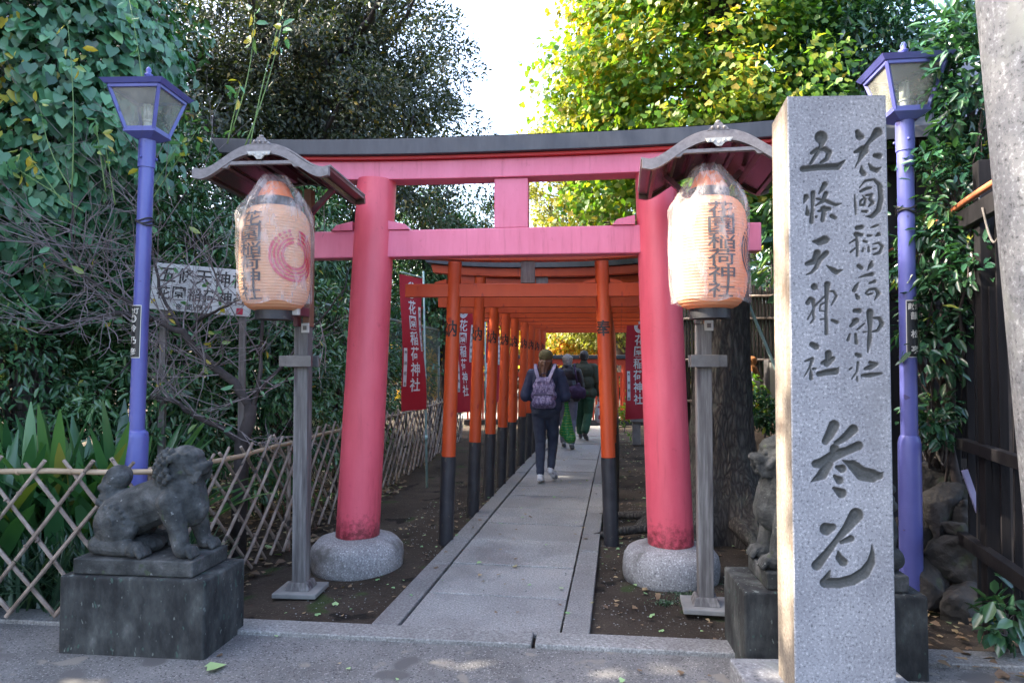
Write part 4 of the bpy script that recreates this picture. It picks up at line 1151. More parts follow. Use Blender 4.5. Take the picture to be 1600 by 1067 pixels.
chain_link((-2.25, 6.3, 0), (-1.45, 13.5, 0), 2.06, .062, 'grey green chain link fence behind the bamboo fence and banners')

# ================================================================== banners
def banner(label, base, topx, ztop, side, yaw, lean, hh=1.49, wd=.45):
    root = thing('banner', label, 'banner', base, yaw, 'crimson shrine banners on pale green poles')
    lx = lean
    MB().tube([(0, 0, -.05), (lx*.5, 0, ztop*.5+.05), (lx, 0, ztop+.1)], [.0135, .0125, .010], 10).build('pole', M['pole_green'], root, smooth=True)
    MB().tube([(lx-side*.01, 0, ztop+.02), (lx+side*(wd+.03), 0, ztop+.035)], .006, 8).build('top_bar', M['pole_green'], root, smooth=True)
    j = MB()
    for z in (.55, 1.25): j.tube([(lx*z/ztop, 0, z-.03), (lx*z/ztop, 0, z+.03)], .018, 10)
    j.build('pole_joint', M['pole_green'], root, smooth=True)
    seed = base[1]
    def surf(x, z):        # x from 0 (left) .. wd, z from 0 (top) .. -hh
        px = lx*(ztop+z)/ztop + (side*.018) + (x if side > 0 else x-wd)
        return (px, .018*math.sin(z*4.3+x*5+seed)+.012*math.sin(x*11+seed*2+z*2), ztop+z+.01)
    nx, nz = 12, 40; vs = []; fs = []
    for i in range(nz+1):
        for k in range(nx+1): vs.append(surf(wd*k/nx, -hh*i/nz))
    for i in range(nz):
        for k in range(nx): a = i*(nx+1)+k; fs.append((a, a+1, a+nx+2, a+nx+1))
    cl = MB().add(vs, fs).build('cloth', M['banner'], root, smooth=True)
    lp_ = MB()
    for q in range(6):
        p = surf(0 if side > 0 else wd, -hh*(q+.3)/6); c = lx*p[2]/ztop
        lp_.tube([(p[0], p[1], p[2]), (c, 0, p[2]), (p[0], p[1], p[2]-.02)], .004, 5)
    lp_.build('loop', M['banner'], root)
    def put(Vv, Ff, mat, nm, off=.004, dx=0):
        m = MB(); m.add([(lambda s: (s[0], s[1]-off, s[2]))(surf(x, z)) for x, z in Vv], Ff); return m.build(nm, mat, cl)
    Vv, Ff = ring_emblem(.092, ((1.0, .80), (.76, .60)), 6, False); Vv = [(x+wd*.47, y-.155) for x, y in Vv]
    put(Vv, Ff, M['white_ink'], 'crest')
    items = [(c, wd*.5, -.345-.172*i, .165, .155, .016) for i, c in enumerate('花園稲荷神社')]
    put(*slice2d(*text2d(items), .05), M['white_ink'], 'lettering')
    for (xa, xb, za, zb, chars) in ((wd*.83, wd*.95, -.33, -.83, '令和六年吉日'), (wd*.05, wd*.18, -.80, -1.22, '奉納和会')):
        n = 8; Vv = []; Ff = []
        for i in range(n+1):
            z = za+(zb-za)*i/n; Vv += [(xa, z), (xb, z)]
        for i in range(n): Ff.append((2*i, 2*i+1, 2*i+3, 2*i+2))
        put(Vv, Ff, M['white_ink'], 'name_strip')
        it = [(c, (xa+xb)/2, za-.05+(zb-za+.08)*i/(len(chars)-1), .042, .042, .012) for i, c in enumerate(chars)]
        put(*text2d(it), M['ink'], 'small_lettering', .007)
    return root
banner('crimson shrine banner nearest on the left, hung left of its pole by the bamboo fence', (-.977, 7.9, 0), 0, 2.36, -1, R(66), -.10)
banner('crimson shrine banner half hidden behind the second orange post on the left', (-.495, 9.3, 0), 0, 2.24, -1, R(58), -.03)
banner('crimson shrine banner hung right of its pole, between the second and third left posts', (-.455, 11.8, 0), 0, 2.20, 1, R(58), -.02)
banner('crimson shrine banner on the right, against the large red torii pillar', (2.02, 10.0, 0), 0, 2.08, -1, R(22), .09)

# ================================================================== white sign board in the bushes
def sign_board():
    c = W(316, 453, 5.35); root = thing('sign_board', 'weathered white sign board with black shrine names behind bare twigs', 'sign', (c.x, c.y, 0), R(6))
    tilt = Matrix.Rotation(R(4.5), 3, 'Y')
    o = Vector((0, 0, c.z)); w_, h_ = .76, .365
    b = MB(); b.box(o, (w_, .022, h_), tilt); bd = b.build('board', M['board_white'], root, bevel=.004)
    def put(items, mat, nm):
        Vv, Ff = text2d(items); m = MB(); m.add([o+tilt @ Vector((x, -.0135, y)) for x, y in Vv], Ff); m.build(nm, mat, bd)
    put([(ch, -.265+.137*i, .095, .125, .125, .014) for i, ch in enumerate('五條天神社')], M['ink'], 'lettering')
    put([(ch, -.285+.116*i, -.045, .105, .105, .012) for i, ch in enumerate('花園稲荷神社')], M['ink'], 'lettering')
    put([(ch, -.16+.075*i, -.145, .048, .048, .012) for i, ch in enumerate('夜間閉門')], M['ink_faded'], 'lettering')
    rs = MB(); rs.box(o+tilt @ Vector((.30, -.0125, -.145)), (.05, .003, .05), tilt); rs.build('red_seal', M['ink_red'], bd)
    for x in (-.30, .30): MB().bar((x, .035, -.05), (x, .035, c.z+.12), .045, .045).build('post', M['old_wood'], root)
sign_board()

# ================================================================== people (seen from behind, walking away)
def hand(m, wr, d, up, side, s=1.0, curl=.6):
    """palm, four bent fingers and a thumb; d = direction of the hand, up = back of the hand, side = towards the thumb"""
    d = Vector(d).normalized(); up = Vector(up).normalized(); sd = Vector(side).normalized()
    pc = wr + d*.045*s
    m.cap(wr, .020*s, pc + sd*.012*s, .022*s, 8); m.cap(wr, .020*s, pc - sd*.014*s, .020*s, 8); m.cap(pc+sd*.018*s, .016*s, pc-sd*.02*s, .015*s, 8)
    for k, ln in enumerate((.062, .070, .065, .052)):
        r0 = pc + d*.028*s + sd*(.024-.016*k)*s
        k1 = r0 + (d*math.cos(curl*.6) - up*math.sin(curl*.6))*ln*.5*s
        k2 = k1 + (d*math.cos(curl*1.6) - up*math.sin(curl*1.6))*ln*.5*s
        m.cap(r0, .0090*s, k1, .0085*s, 8); m.cap(k1, .0085*s, k2, .0075*s, 8)
    t0 = wr + d*.02*s + sd*.02*s; t1 = t0 + (d*.6+sd*.8-up*.25).normalized()*.035*s; t2 = t1 + (d*.9+sd*.2-up*.4).normalized()*.03*s
    m.cap(t0, .013*s, t1, .0105*s, 8); m.cap(t1, .0105*s, t2, .009*s, 8)
def skin_mat(name, c):
    return noisy(name, [(.3, c), (.7, tuple(x*1.15 for x in c))], 12, .5, .1)
def cloth(name, a, b_, sc=14, rough=.85, stretch=None):
    return noisy(name, [(.3, a), (.7, b_)], sc, rough, .3, 160, .002, stretch=stretch)
def person(label, loc, rz, J, skin, group=None):
    root = thing('person', label, 'person', loc, rz)
    m = MB()
    hd = J['head']; 
    m.ball(hd, (.072, .090, .098), 18); m.ball(hd+Vector((0, .03, -.055)), (.052, .06, .05), 14)       # skull, jaw
    m.ball(hd+Vector((0, .095, -.018)), (.012, .016, .02), 8)                                               # nose
    m.cap(hd+Vector((-.018, .083, -.058)), .008, hd+Vector((.018, .083, -.058)), .008, 8)                    # lips
    for s in (-1, 1):
        m.ball(hd+Vector((s*.073, .0, -.012)), (.012, .02, .03), 8); m.ball(hd+Vector((s*.03, .078, .008)), (.013, .010, .008), 8)
    m.cap(hd+Vector((0, -.012, -.06)), .052, J['neck'], .055)
    m.cap(J['neck']-Vector((0, 0, .05)), .10, J['pelvis'], .10, 16); m.ball(J['pelvis'], (.15, .10, .10), 16)
    for s in 'LR':
        m.cap(J['sh'+s], .052, J['el'+s], .040); m.cap(J['el'+s], .040, J['wr'+s], .026)
        m.cap(J['neck']-Vector((0, 0, .07)), .07, J['sh'+s], .05)
        hand(m, J['wr'+s], J['hd'+s], J['hu'+s], J['hs'+s], J.get('hscale', 1))
        m.cap(J['hip'+s], .080, J['kn'+s], .054); m.cap(J['kn'+s], .052, J['an'+s], .034)
        m.cap(J['an'+s]-Vector((0, 0, .02)), .034, J['toe'+s], .028)
    sculpt('body', m, .0055 if J.get('fine') else .0065, skin, root, 2)
    return root
def garment(name, m, mat, parent, vox=.009, amp=.008, fr=9, smooth=3, seed=0, ax=(1, 1, .6)):
    def dsp(p):
        q = Vector((p.x*ax[0]*fr+seed, p.y*ax[1]*fr, p.z*ax[2]*fr))
        return amp*(noise.noise(q) + .5*abs(noise.noise(q*2.3)) - .15)
    return sculpt(name, m, vox, mat, parent, smooth, dsp)
def shoe(m, an, toe, s=1.0):
    d = (toe-an); d.z = 0 if abs(d.z) < .02 else d.z
    dn = d.normalized()
    m.cap(an+Vector((0, 0, -.035))-dn*.03, .038*s, toe+Vector((0, 0, .004)), .036*s, 14); m.cap(an+Vector((0, 0, .0))-dn*.015, .040*s, an+Vector((0, 0, -.03))+dn*.05, .04*s, 12)
def sole(an, toe, s=1.0):
    m = MB(); d = (toe-an).normalized(); x = Vector((d.y, -d.x, 0)).normalized(); n = x.cross(d)
    if n.z < 0: n = -n
    c0 = an + Vector((0, 0, -.062)) - d*.055; c1 = toe + Vector((0, 0, -.026)) + d*.03
    vs = []
    prof = [(-.03, 0), (-.036, .12), (-.032, .45), (-.04, .75), (-.028, .97), (0, 1.02), (.028, .97), (.04, .75), (.032, .45), (.036, .12), (.03, 0)]
    for (a, t) in prof:
        p = c0.lerp(c1, t) + x*a*s; vs.append(p)
    k = len(vs); top = [p + n*.022 for p in vs]
    fs = [tuple(range(k)), tuple(range(2*k-1, k-1, -1))]
    for i in range(k): j = (i+1) % k; fs.append((i, i+k, j+k, j))
    return m.add(vs+top, fs)
VZ = Vector
sk1 = skin_mat('skin', (.46, .27, .19))
def joints(h, **kw):
    k = h/1.60
    J = dict(head=VZ((0, .02, 1.49*k)), neck=VZ((0, -.005, 1.345*k)), pelvis=VZ((0, 0, .90*k)),
        shL=VZ((-.165*k, 0, 1.295*k)), shR=VZ((.165*k, 0, 1.295*k)), hipL=VZ((-.085*k, 0, .84*k)), hipR=VZ((.085*k, 0, .84*k)))
    J.update(kw); J['fine'] = h < 1.58
    return J
# --- woman with cap and backpack
g1 = G(853, 752); h1 = 1.565; k = h1/1.6
J = joints(h1, elL=VZ((-.235, .0, 1.03)), wrL=VZ((-.185, .205, .985)), hdL=(.3, 1, .15), huL=(-1, 0, .3), hsL=(0, .2, 1),
    elR=VZ((.235, .0, 1.03)), wrR=VZ((.225, .20, .985)), hdR=(-.1, 1, -.1), huR=(1, 0, .3), hsR=(0, .2, 1),
    knL=VZ((-.062, -.03, .455)), anL=VZ((-.050, -.155, .085)), toeL=VZ((-.055, -.02, .035)),
    knR=VZ((.075, .10, .46)), anR=VZ((.062, -.01, .14)), toeR=VZ((.10, .09, .05)))
w1 = person('walking woman in olive cap, navy sweatshirt and dark jeans, seen from behind', (g1.x, g1.y, .005), -TH, J, sk1)
m = MB()
m.ball((0, -.005, 1.20), (.178, .125, .155), 18); m.ball((0, 0, 1.02), (.182, .13, .17), 18); m.cap((-.07, 0, .90), .125, (.07, 0, .90), .125); m.cap((0, 0, 1.28), .09, (0, -.005, 1.335), .062)
for s in 'LR':
    sg = -1 if s == 'L' else 1
    m.cap((sg*.06, 0, 1.285), .068, J['sh'+s], .068); m.cap(J['sh'+s], .072, J['el'+s], .070); m.cap(J['el'+s], .070, J['wr'+s]-VZ((0, .03, 0)), .045); m.ball(J['el'+s]+VZ((0, -.01, -.02)), .074, 12)
garment('sweatshirt', m, cloth('navy sweatshirt', (.018, .027, .068), (.036, .048, .10)), w1, .009, .010, 8)
m = MB(); m.cap((-.065, 0, .87), .115, (.065, 0, .87), .115); m.ball((0, -.03, .84), (.165, .115, .11), 16)
for s in 'LR': m.cap(J['hip'+s], .094, J['kn'+s], .066); m.cap(J['kn'+s], .066, J['an'+s]+VZ((0, 0, .03)), .047)
garment('jeans', m, cloth('dark indigo denim', (.016, .023, .048), (.042, .054, .088), 10), w1, .009, .005, 14, ax=(1, 1, 1.4))
white_leather = noisy('white sneaker leather', [(.3, (.62, .62, .64)), (.7, (.75, .75, .77))], 9, .5, .1)
rub = noisy('grey rubber sole', [(.3, (.22, .22, .24)), (.7, (.3, .3, .32))], 9, .7, .1)
for s in 'LR':
    m = MB(); shoe(m, J['an'+s], J['toe'+s], .95); sh_ = sculpt('shoe', m, .006, white_leather, w1, 2); sole(J['an'+s], J['toe'+s], .95).build('sole', rub if s == 'R' else white_leather, sh_, smooth=True, auto=40)
hd = J['head']
m = MB(); m.ball(hd+VZ((0, -.012, .030)), (.088, .102, .084), 18); m.cap(hd+VZ((0, -.095, .005)), .018, hd+VZ((0, -.088, -.02)), .014); m.ball(hd+VZ((0, .12, .022)), (.062, .05, .010), 12)
m.cap(hd+VZ((-.02, -.10, .0)), .010, hd+VZ((.02, -.10, .0)), .010, 8); m.cap(hd+VZ((0, -.10, 0)), .008, hd+VZ((-.025, -.112, -.05)), .006, 8); m.cap(hd+VZ((0, -.10, 0)), .008, hd+VZ((.02, -.112, -.045)), .006, 8)
garment('cap', m, cloth('olive cap cloth', (.085, .075, .035), (.14, .125, .06)), w1, .006, .004, 20)
hair1 = noisy('reddish brown hair', [(.3, (.045, .018, .010)), (.7, (.13, .05, .025))], 30, .5, .3, 60, .004, stretch=(6, 6, .6))
m = MB(); m.ball(hd+VZ((0, -.018, -.035)), (.083, .088, .06), 16)
for i in range(16):
    a = R(-70+140*i/15); x = math.sin(a)*.075; y = -.06-math.cos(a)*.035
    e = VZ((x*.6-.02+.012*math.sin(i*2.1), -.10-.02*math.cos(i), 1.26-.05*math.sin(i*1.3)))
    m.cap(hd+VZ((x, y, -.05)), .015, e, .008, 8)
for i in range(10): m.cap(hd+VZ((-.02+.005*i, -.095, -.04)), .017, VZ((-.045+.007*i, -.155-.004*(i % 3), 1.22-.018*(i % 4))), .008, 8)
m.cap(hd+VZ((0, -.10, -.05)), .03, VZ((-.02, -.150, 1.24)), .014)
garment('hair', m, hair1, w1, .006, .004, 25, 1, ax=(2, 2, .3))

def backpack_mat():
    m, t, b = new_mat('lilac patterned backpack cloth'); cv = coords(t, stretch=(1.6, 1.6, .7))
    v = tex(t, 'ShaderNodeTexVoronoi', 26, feature='F1'); t.links.new(cv, v.inputs['Vector'])
    c = ramp(t, v.outputs['Distance'], [(.12, (.06, .045, .10)), (.24, (.30, .26, .42)), (.45, (.22, .19, .34)), (.6, (.10, .08, .18))])
    n = tex(t, 'ShaderNodeTexNoise', 38, Detail=2.0); t.links.new(cv, n.inputs['Vector'])
    c = mixc(t, ramp(t, n.outputs[0], [(.66, (0, 0, 0)), (.70, (1, 1, 1))]), c, (.48, .40, .50))
    t.links.new(c, b.inputs['Base Color']); b.inputs['Roughness'].default_value = .6; return m
bp = thing('backpack', 'lilac patterned backpack on the back of the woman in the olive cap', 'backpack', (g1.x, g1.y, .005), -TH)
m = MB()
for (a, b_) in (((-.085, -.20, .93), (.085, -.20, .93)), ((-.095, -.195, 1.02), (.095, -.195, 1.02)), ((-.075, -.185, 1.13), (.075, -.185, 1.13)), ((-.05, -.18, 1.18), (.05, -.18, 1.18))): m.cap(a, .062, b_, .062)
m.box((0, -.195, 1.02), (.25, .11, .22)); 
garment('bag_body', m, backpack_mat(), bp, .008, .008, 10, 4)
m = MB(); m.cap((-.07, -.25, .945), .045, (.07, -.25, .945), .045); m.cap((-.07, -.245, .985), .04, (.07, -.245, .985), .04)
garment('front_pocket', m, bpy.data.materials['lilac patterned backpack cloth'], bp, .008, .004, 12, 3)
dkz = noisy('dark webbing', [(.3, (.03, .025, .05)), (.7, (.05, .045, .08))], 9, .6, 0)
zp_ = MB(); zp_.tube([(-.115+.23*i/12, -.262-.012*math.sin(math.pi*i/12), 1.03+.008*math.sin(math.pi*i/12)) for i in range(13)], .006, 8); zp_.build('zip', dkz, bp, smooth=True)
stm = noisy('lilac strap webbing', [(.3, (.16, .14, .24)), (.7, (.26, .23, .36))], 20, .6, .1)
for s in (-1, 1):
    st = MB(); pts = [VZ((s*.055, -.235, 1.19)), VZ((s*.075, -.205, 1.25)), VZ((s*.105, -.14, 1.33)), VZ((s*.118, -.045, 1.385)), VZ((s*.12, .06, 1.36)), VZ((s*.125, .14, 1.28))]
    for a, b_ in zip(pts[:-1], pts[1:]): st.bar(a-(b_-a)*.04, b_+(b_-a)*.04, .038, .011, (0, -.6, .8))
    st.build('strap', stm, bp, bevel=.003)
hl = MB(); hl.tube([(-.03, -.19, 1.235), (-.025, -.20, 1.275), (0, -.205, 1.285), (.025, -.20, 1.275), (.03, -.19, 1.235)], .007, 8); hl.build('handle', dkz, bp, smooth=True)

def green_mat():
    m, t, b = new_mat('green printed shopping bag'); cv = coords(t)
    wv = t.nodes.new('ShaderNodeTexWave'); wv.wave_type = 'BANDS'; wv.bands_direction = 'Z'; wv.inputs['Scale'].default_value = 10; wv.inputs['Distortion'].default_value = 2; wv.inputs['Detail'].default_value = 1; t.links.new(cv, wv.inputs[0])
    n = tex(t, 'ShaderNodeTexNoise', 60, Detail=2.0); t.links.new(cv, n.inputs['Vector'])
    mm = t.nodes.new('ShaderNodeMath'); mm.operation = 'MULTIPLY'; t.links.new(wv.outputs[1], mm.inputs[0]); t.links.new(n.outputs[0], mm.inputs[1])
    c = mixc(t, ramp(t, mm.outputs[0], [(.42, (0, 0, 0)), (.5, (1, 1, 1))]), (.012, .20, .05), (.22, .34, .06))
    t.links.new(c, b.inputs['Base Color']); b.inputs['Roughness'].default_value = .5; return m
gb = thing('shopping_bag', 'bright green printed shopping bag hanging from the hand of the woman in the cap', 'bag', (g1.x, g1.y, .005), -TH)
m = MB(); m.cap((.235, .18, .80), .035, (.24, .17, .62), .075); m.cap((.24, .17, .62), .075, (.275, .15, .50), .075); m.cap((.205, .17, .57), .055, (.30, .15, .50), .05); m.cap((.235, .19, .93), .014, (.235, .18, .80), .03)
garment('bag_body', m, green_mat(), gb, .008, .018, 9, 2, ax=(1.4, 1.4, .5))
m = MB(); m.tube([(.215, .19, .86), (.215, .21, .93), (.222, .235, .985), (.232, .235, .985), (.245, .20, .93), (.245, .18, .86)], .010, 8); m.build('handle', bpy.data.materials['green printed shopping bag'], gb, smooth=True)

# --- grey-haired woman in black jacket
g2 = G(887, 701); h2 = 1.55
J = joints(h2, elL=VZ((-.225, .02, 1.02)), wrL=VZ((-.18, .18, .95)), hdL=(.2, 1, -.2), huL=(-1, 0, .2), hsL=(0, .2, 1),
    elR=VZ((.225, .02, 1.02)), wrR=VZ((.17, .17, 1.02)), hdR=(-.3, 1, .3), huR=(1, 0, .2), hsR=(0, .2, 1),
    knL=VZ((-.075, .08, .45)), anL=VZ((-.07, .10, .09)), toeL=VZ((-.075, .23, .035)),
    knR=VZ((.075, .0, .45)), anR=VZ((.075, -.16, .105)), toeR=VZ((.08, -.03, .035)))
w2 = person('grey haired woman in black jacket and blue grey trousers walking ahead, seen from behind', (g2.x, g2.y, .005), -TH, J, sk1)
m = MB(); m.ball((0, -.005, 1.20), (.185, .135, .155), 18); m.ball((0, 0, 1.02), (.20, .15, .17), 18); m.cap((-.09, 0, .86), .13, (.09, 0, .86), .13); m.cap((0, 0, 1.28), .11, (0, -.01, 1.345), .085)
for s in 'LR':
    sg = -1 if s == 'L' else 1
    m.cap((sg*.06, 0, 1.275), .075, J['sh'+s], .075); m.cap(J['sh'+s], .078, J['el'+s], .068); m.cap(J['el'+s], .068, J['wr'+s]-VZ((0, .03, 0)), .048)
m.cap((-.06, -.05, 1.32), .04, (.06, -.05, 1.32), .04)
garment('jacket', m, noisy('black nylon jacket', [(.3, (.010, .010, .015)), (.7, (.022, .021, .028))], 9, .4, .3, 60, .004), w2, .010, .014, 8)
m = MB(); m.cap((-.065, 0, .85), .12, (.065, 0, .85), .12)
for s in 'LR': m.cap(J['hip'+s], .098, J['kn'+s], .072); m.cap(J['kn'+s], .072, J['an'+s]+VZ((0, 0, .03)), .062)
garment('trousers', m, cloth('blue grey denim', (.095, .105, .15), (.16, .17, .22)), w2, .010, .006, 12, ax=(1, 1, 1.4))
grs = noisy('grey trainer mesh', [(.3, (.10, .11, .12)), (.7, (.3, .32, .33))], 30, .7, .1)
for s in 'LR':
    m = MB(); shoe(m, J['an'+s], J['toe'+s], .95); sh_ = sculpt('shoe', m, .007, grs, w2, 2); sole(J['an'+s], J['toe'+s], .95).build('sole', M['cable'], sh_)
hd = J['head']; m = MB(); m.ball(hd+VZ((0, -.012, .012)), (.088, .102, .102), 18); m.ball(hd+VZ((0, -.095, -.03)), (.03, .026, .028), 10); m.ball(hd+VZ((.0, -.04, -.055)), (.07, .06, .05), 12)
for i in range(14):
    a = R(-80+160*i/13); m.cap(hd+VZ((math.sin(a)*.085, -.02-math.cos(a)*.07, .05)), .014, hd+VZ((math.sin(a)*.05, -.05-math.cos(a)*.05, -.07)), .010, 8)
garment('hair', m, noisy('ash grey hair', [(.3, (.13, .12, .11)), (.7, (.40, .38, .36))], 30, .5, .3, 60, .004, stretch=(6, 6, .8)), w2, .007, .006, 25, 1, ax=(2, 2, .4))
hb = thing('shoulder_bag', 'dark purple cloth shoulder bag hanging behind the grey haired woman', 'bag', (g2.x, g2.y, .005), -TH)
m = MB(); m.cap((.11, -.20, .96), .085, (.23, -.17, .93), .085); m.cap((.10, -.20, .91), .08, (.24, -.16, .90), .08); m.cap((.18, -.185, 1.05), .045, (.18, -.19, .97), .07)
garment('bag_body', m, cloth('plum cloth', (.028, .014, .045), (.05, .026, .075)), hb, .010, .012, 9)
st = MB(); st.tube([(.17, -.19, 1.08), (.15, -.18, 1.2), (.125, -.14, 1.33), (.115, -.04, 1.39), (.13, .08, 1.33)], .014, 8); st.build('strap', bpy.data.materials['plum cloth'], hb, smooth=True)

# --- man in green field jacket
g3 = G(913, 689); h3 = 1.64
J = joints(h3, elL=VZ((-.25, -.02, 1.07)), wrL=VZ((-.24, .10, .86)), hdL=(0, .3, -1), huL=(-1, 0, 0), hsL=(0, 1, 0),
    elR=VZ((.25, -.02, 1.07)), wrR=VZ((.255, .07, .85)), hdR=(0, .2, -1), huR=(1, 0, 0), hsR=(0, 1, 0),
    knL=VZ((-.085, .10, .48)), anL=VZ((-.08, .20, .10)), toeL=VZ((-.085, .34, .04)),
    knR=VZ((.075, .02, .47)), anR=VZ((.02, -.18, .15)), toeR=VZ((.05, -.06, .05)))
w3 = person('dark haired man in olive green field jacket and green trousers walking ahead', (g3.x, g3.y, .005), -TH, J, sk1)
m = MB(); m.ball((0, -.01, 1.25), (.20, .14, .16), 18); m.ball((0, 0, 1.06), (.20, .15, .18), 18); m.cap((-.10, 0, .86), .125, (.10, 0, .86), .125); m.cap((0, 0, 1.33), .105, (0, -.015, 1.40), .075)
for s in 'LR':
    sg = -1 if s == 'L' else 1
    m.cap((sg*.06, 0, 1.325), .078, J['sh'+s]+VZ((sg*.01, 0, 0)), .074); m.cap(J['sh'+s], .078, J['el'+s], .066); m.cap(J['el'+s], .066, J['wr'+s]-VZ((0, 0, .0)), .052)
m.cap((-.05, -.035, 1.405), .03, (.05, -.035, 1.405), .03)
garment('jacket', m, cloth('olive field jacket', (.030, .038, .024), (.052, .062, .038)), w3, .010, .010, 8)
m = MB(); m.cap((-.065, 0, .86), .12, (.065, 0, .86), .12)
for s in 'LR': m.cap(J['hip'+s], .108, J['kn'+s], .085); m.cap(J['kn'+s], .085, J['an'+s]+VZ((0, 0, .06)), .075)
garment('trousers', m, cloth('green trousers', (.012, .055, .028), (.024, .09, .045)), w3, .010, .008, 11, ax=(1, 1, 1.4))
sock = noisy('orange red sock', [(.3, (.40, .05, .02)), (.7, (.5, .07, .03))], 20, .8, .1)
dksh = noisy('dark leather shoe', [(.3, (.03, .025, .025)), (.7, (.06, .05, .05))], 9, .45, .1)
for s in 'LR':
    so_ = MB(); so_.cap(J['an'+s]-VZ((0, 0, .01)), .040, J['an'+s]+VZ((0, 0, .07)), .042, 14); so_.build('sock', sock, w3, smooth=True)
    m = MB(); shoe(m, J['an'+s], J['toe'+s], 1.02); sh_ = sculpt('shoe', m, .007, dksh, w3, 2); sole(J['an'+s], J['toe'+s], 1.02).build('sole', rub, sh_)
hd = J['head']; m = MB(); m.ball(hd+VZ((0, -.014, .012)), (.082, .098, .100), 18); m.ball(hd+VZ((0, -.045, -.045)), (.07, .055, .045), 12)
garment('hair', m, noisy('greying black hair', [(.3, (.014, .013, .014)), (.7, (.07, .065, .065))], 40, .6, .3, 60, .004), w3, .007, .006, 25, 1)
ep = MB()
for s in (-1, 1): ep.bar((s*.10, -.005, 1.408), (s*.19, 0, 1.385), .035, .012)
ep.build('epaulette', bpy.data.materials['olive field jacket'], w3, bevel=.003)
mbg = thing('carrier_bag', 'white and red printed carrier bag at the right side of the man in green', 'bag', (g3.x, g3.y, .005), -TH)
def wr_mat():
    m, t, b = new_mat('white and red carrier bag'); n = tex(t, 'ShaderNodeTexVoronoi', 18); t.links.new(coords(t), n.inputs['Vector'])
    t.links.new(ramp(t, n.outputs[0], [(.35, (.36, .03, .06)), (.45, (.62, .62, .64))]), b.inputs['Base Color']); return m
m = MB(); m.cap((.265, .08, .60), .06, (.275, .08, .40), .085); m.cap((.265, .08, .70), .02, (.265, .08, .60), .05)
garment('bag_body', m, wr_mat(), mbg, .010, .015, 9); m = MB(); m.tube([(.25, .06, .68), (.255, .07, .76), (.258, .10, .77), (.275, .09, .68)], .008, 6); m.build('handle', bpy.data.materials['white and red carrier bag'], mbg, smooth=True)

# ================================================================== red fence at the far end
fe = thing('shrine_fence', 'low red shrine fence with black cap rail at the end of the path', 'fence', (1.4, 15.6, 0), -R(3))
MB().box((0, 0, 1.55), (5.2, .20, .085)).build('cap_rail', M['copper_dark'], fe, bevel=.01)
MB().box((0, 0, 1.435), (5.0, .10, .14)).build('rail', M['red_fence'], fe, bevel=.006)
MB().box((0, 0, 1.16), (5.0, .07, .09)).build('rail', M['red_fence'], fe, bevel=.006)
MB().box((0, 0, .06), (5.0, .16, .12)).build('sill', M['black_paint'], fe, bevel=.006)
for i in range(5): MB().tube([(-2.3+i*1.15, 0, 0), (-2.3+i*1.15, 0, 1.38)], .06, 16).build('post', M['red_fence'], fe, smooth=True, auto=50)
sl_ = MB()
for i in range(70): 
    x = -2.42+i*.07
    sl_.box((x, 0, .62), (.040, .035, 1.0))
sl_.build('slats', M['red_fence'], fe)
st_ = MB()
for i in range(9):
    c = -.9+.45*i
    st_.box((c, -.06, 1.335), (.20, .035, .05)); st_.box((c, -.06, 1.38), (.12, .035, .04))
st_.build('stepped_trim', M['black_paint'], fe)
# concrete seat blocks beside the path
cb_ = thing('concrete_bench', 'short grey concrete bench block beside the right banner', 'bench', (2.32, 11.9, 0), -TH)
for x in (-.16, .16): MB().box((x, 0, .20), (.14, .34, .40)).build('leg', M['concrete'], cb_, bevel=.01)
MB().box((0, 0, .44), (.52, .40, .09)).build('seat', M['concrete'], cb_, bevel=.012)

# ================================================================== right hand side: timber fence, boulders, shed
def fl(s, z=0, off=0):       # along the dark fence: s metres from its front end
    d = Vector((.285, .958, 0)); n = Vector((.958, -.285, 0)); return Vector((2.30, 2.9, z)) + d*s + n*off
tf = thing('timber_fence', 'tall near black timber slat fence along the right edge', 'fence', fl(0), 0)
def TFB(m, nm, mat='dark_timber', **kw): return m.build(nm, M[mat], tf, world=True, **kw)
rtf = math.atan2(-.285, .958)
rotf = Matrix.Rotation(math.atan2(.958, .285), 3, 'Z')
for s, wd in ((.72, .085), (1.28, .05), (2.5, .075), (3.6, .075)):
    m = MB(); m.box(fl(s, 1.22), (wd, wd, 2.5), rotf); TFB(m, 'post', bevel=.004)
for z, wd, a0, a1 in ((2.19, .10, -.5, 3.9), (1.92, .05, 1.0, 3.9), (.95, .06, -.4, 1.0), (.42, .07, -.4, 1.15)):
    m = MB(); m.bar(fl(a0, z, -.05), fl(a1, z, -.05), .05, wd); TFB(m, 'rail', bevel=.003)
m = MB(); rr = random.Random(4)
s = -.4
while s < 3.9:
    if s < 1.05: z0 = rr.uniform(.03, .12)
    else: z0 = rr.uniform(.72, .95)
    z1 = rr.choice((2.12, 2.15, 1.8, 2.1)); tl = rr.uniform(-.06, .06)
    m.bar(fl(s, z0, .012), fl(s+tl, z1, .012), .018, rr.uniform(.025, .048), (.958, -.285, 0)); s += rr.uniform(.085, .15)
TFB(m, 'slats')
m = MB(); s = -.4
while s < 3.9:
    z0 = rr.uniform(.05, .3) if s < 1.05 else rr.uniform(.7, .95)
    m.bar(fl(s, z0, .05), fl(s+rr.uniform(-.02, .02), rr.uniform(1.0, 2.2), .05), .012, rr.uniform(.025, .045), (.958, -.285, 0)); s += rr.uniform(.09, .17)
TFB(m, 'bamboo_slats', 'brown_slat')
cd = thing('conduit_pipe', 'orange plastic conduit tied along the top rail of the dark fence', 'pipe', fl(0, 2.38), 0)
m = MB(); m.tube([fl(s, 2.265+.012*math.sin(s*3)-.01*(s > 2), -.075) for s in np.linspace(-.45, 3.4, 24)], .017, 12); m.build('pipe', M['conduit'], cd, world=True, smooth=True)
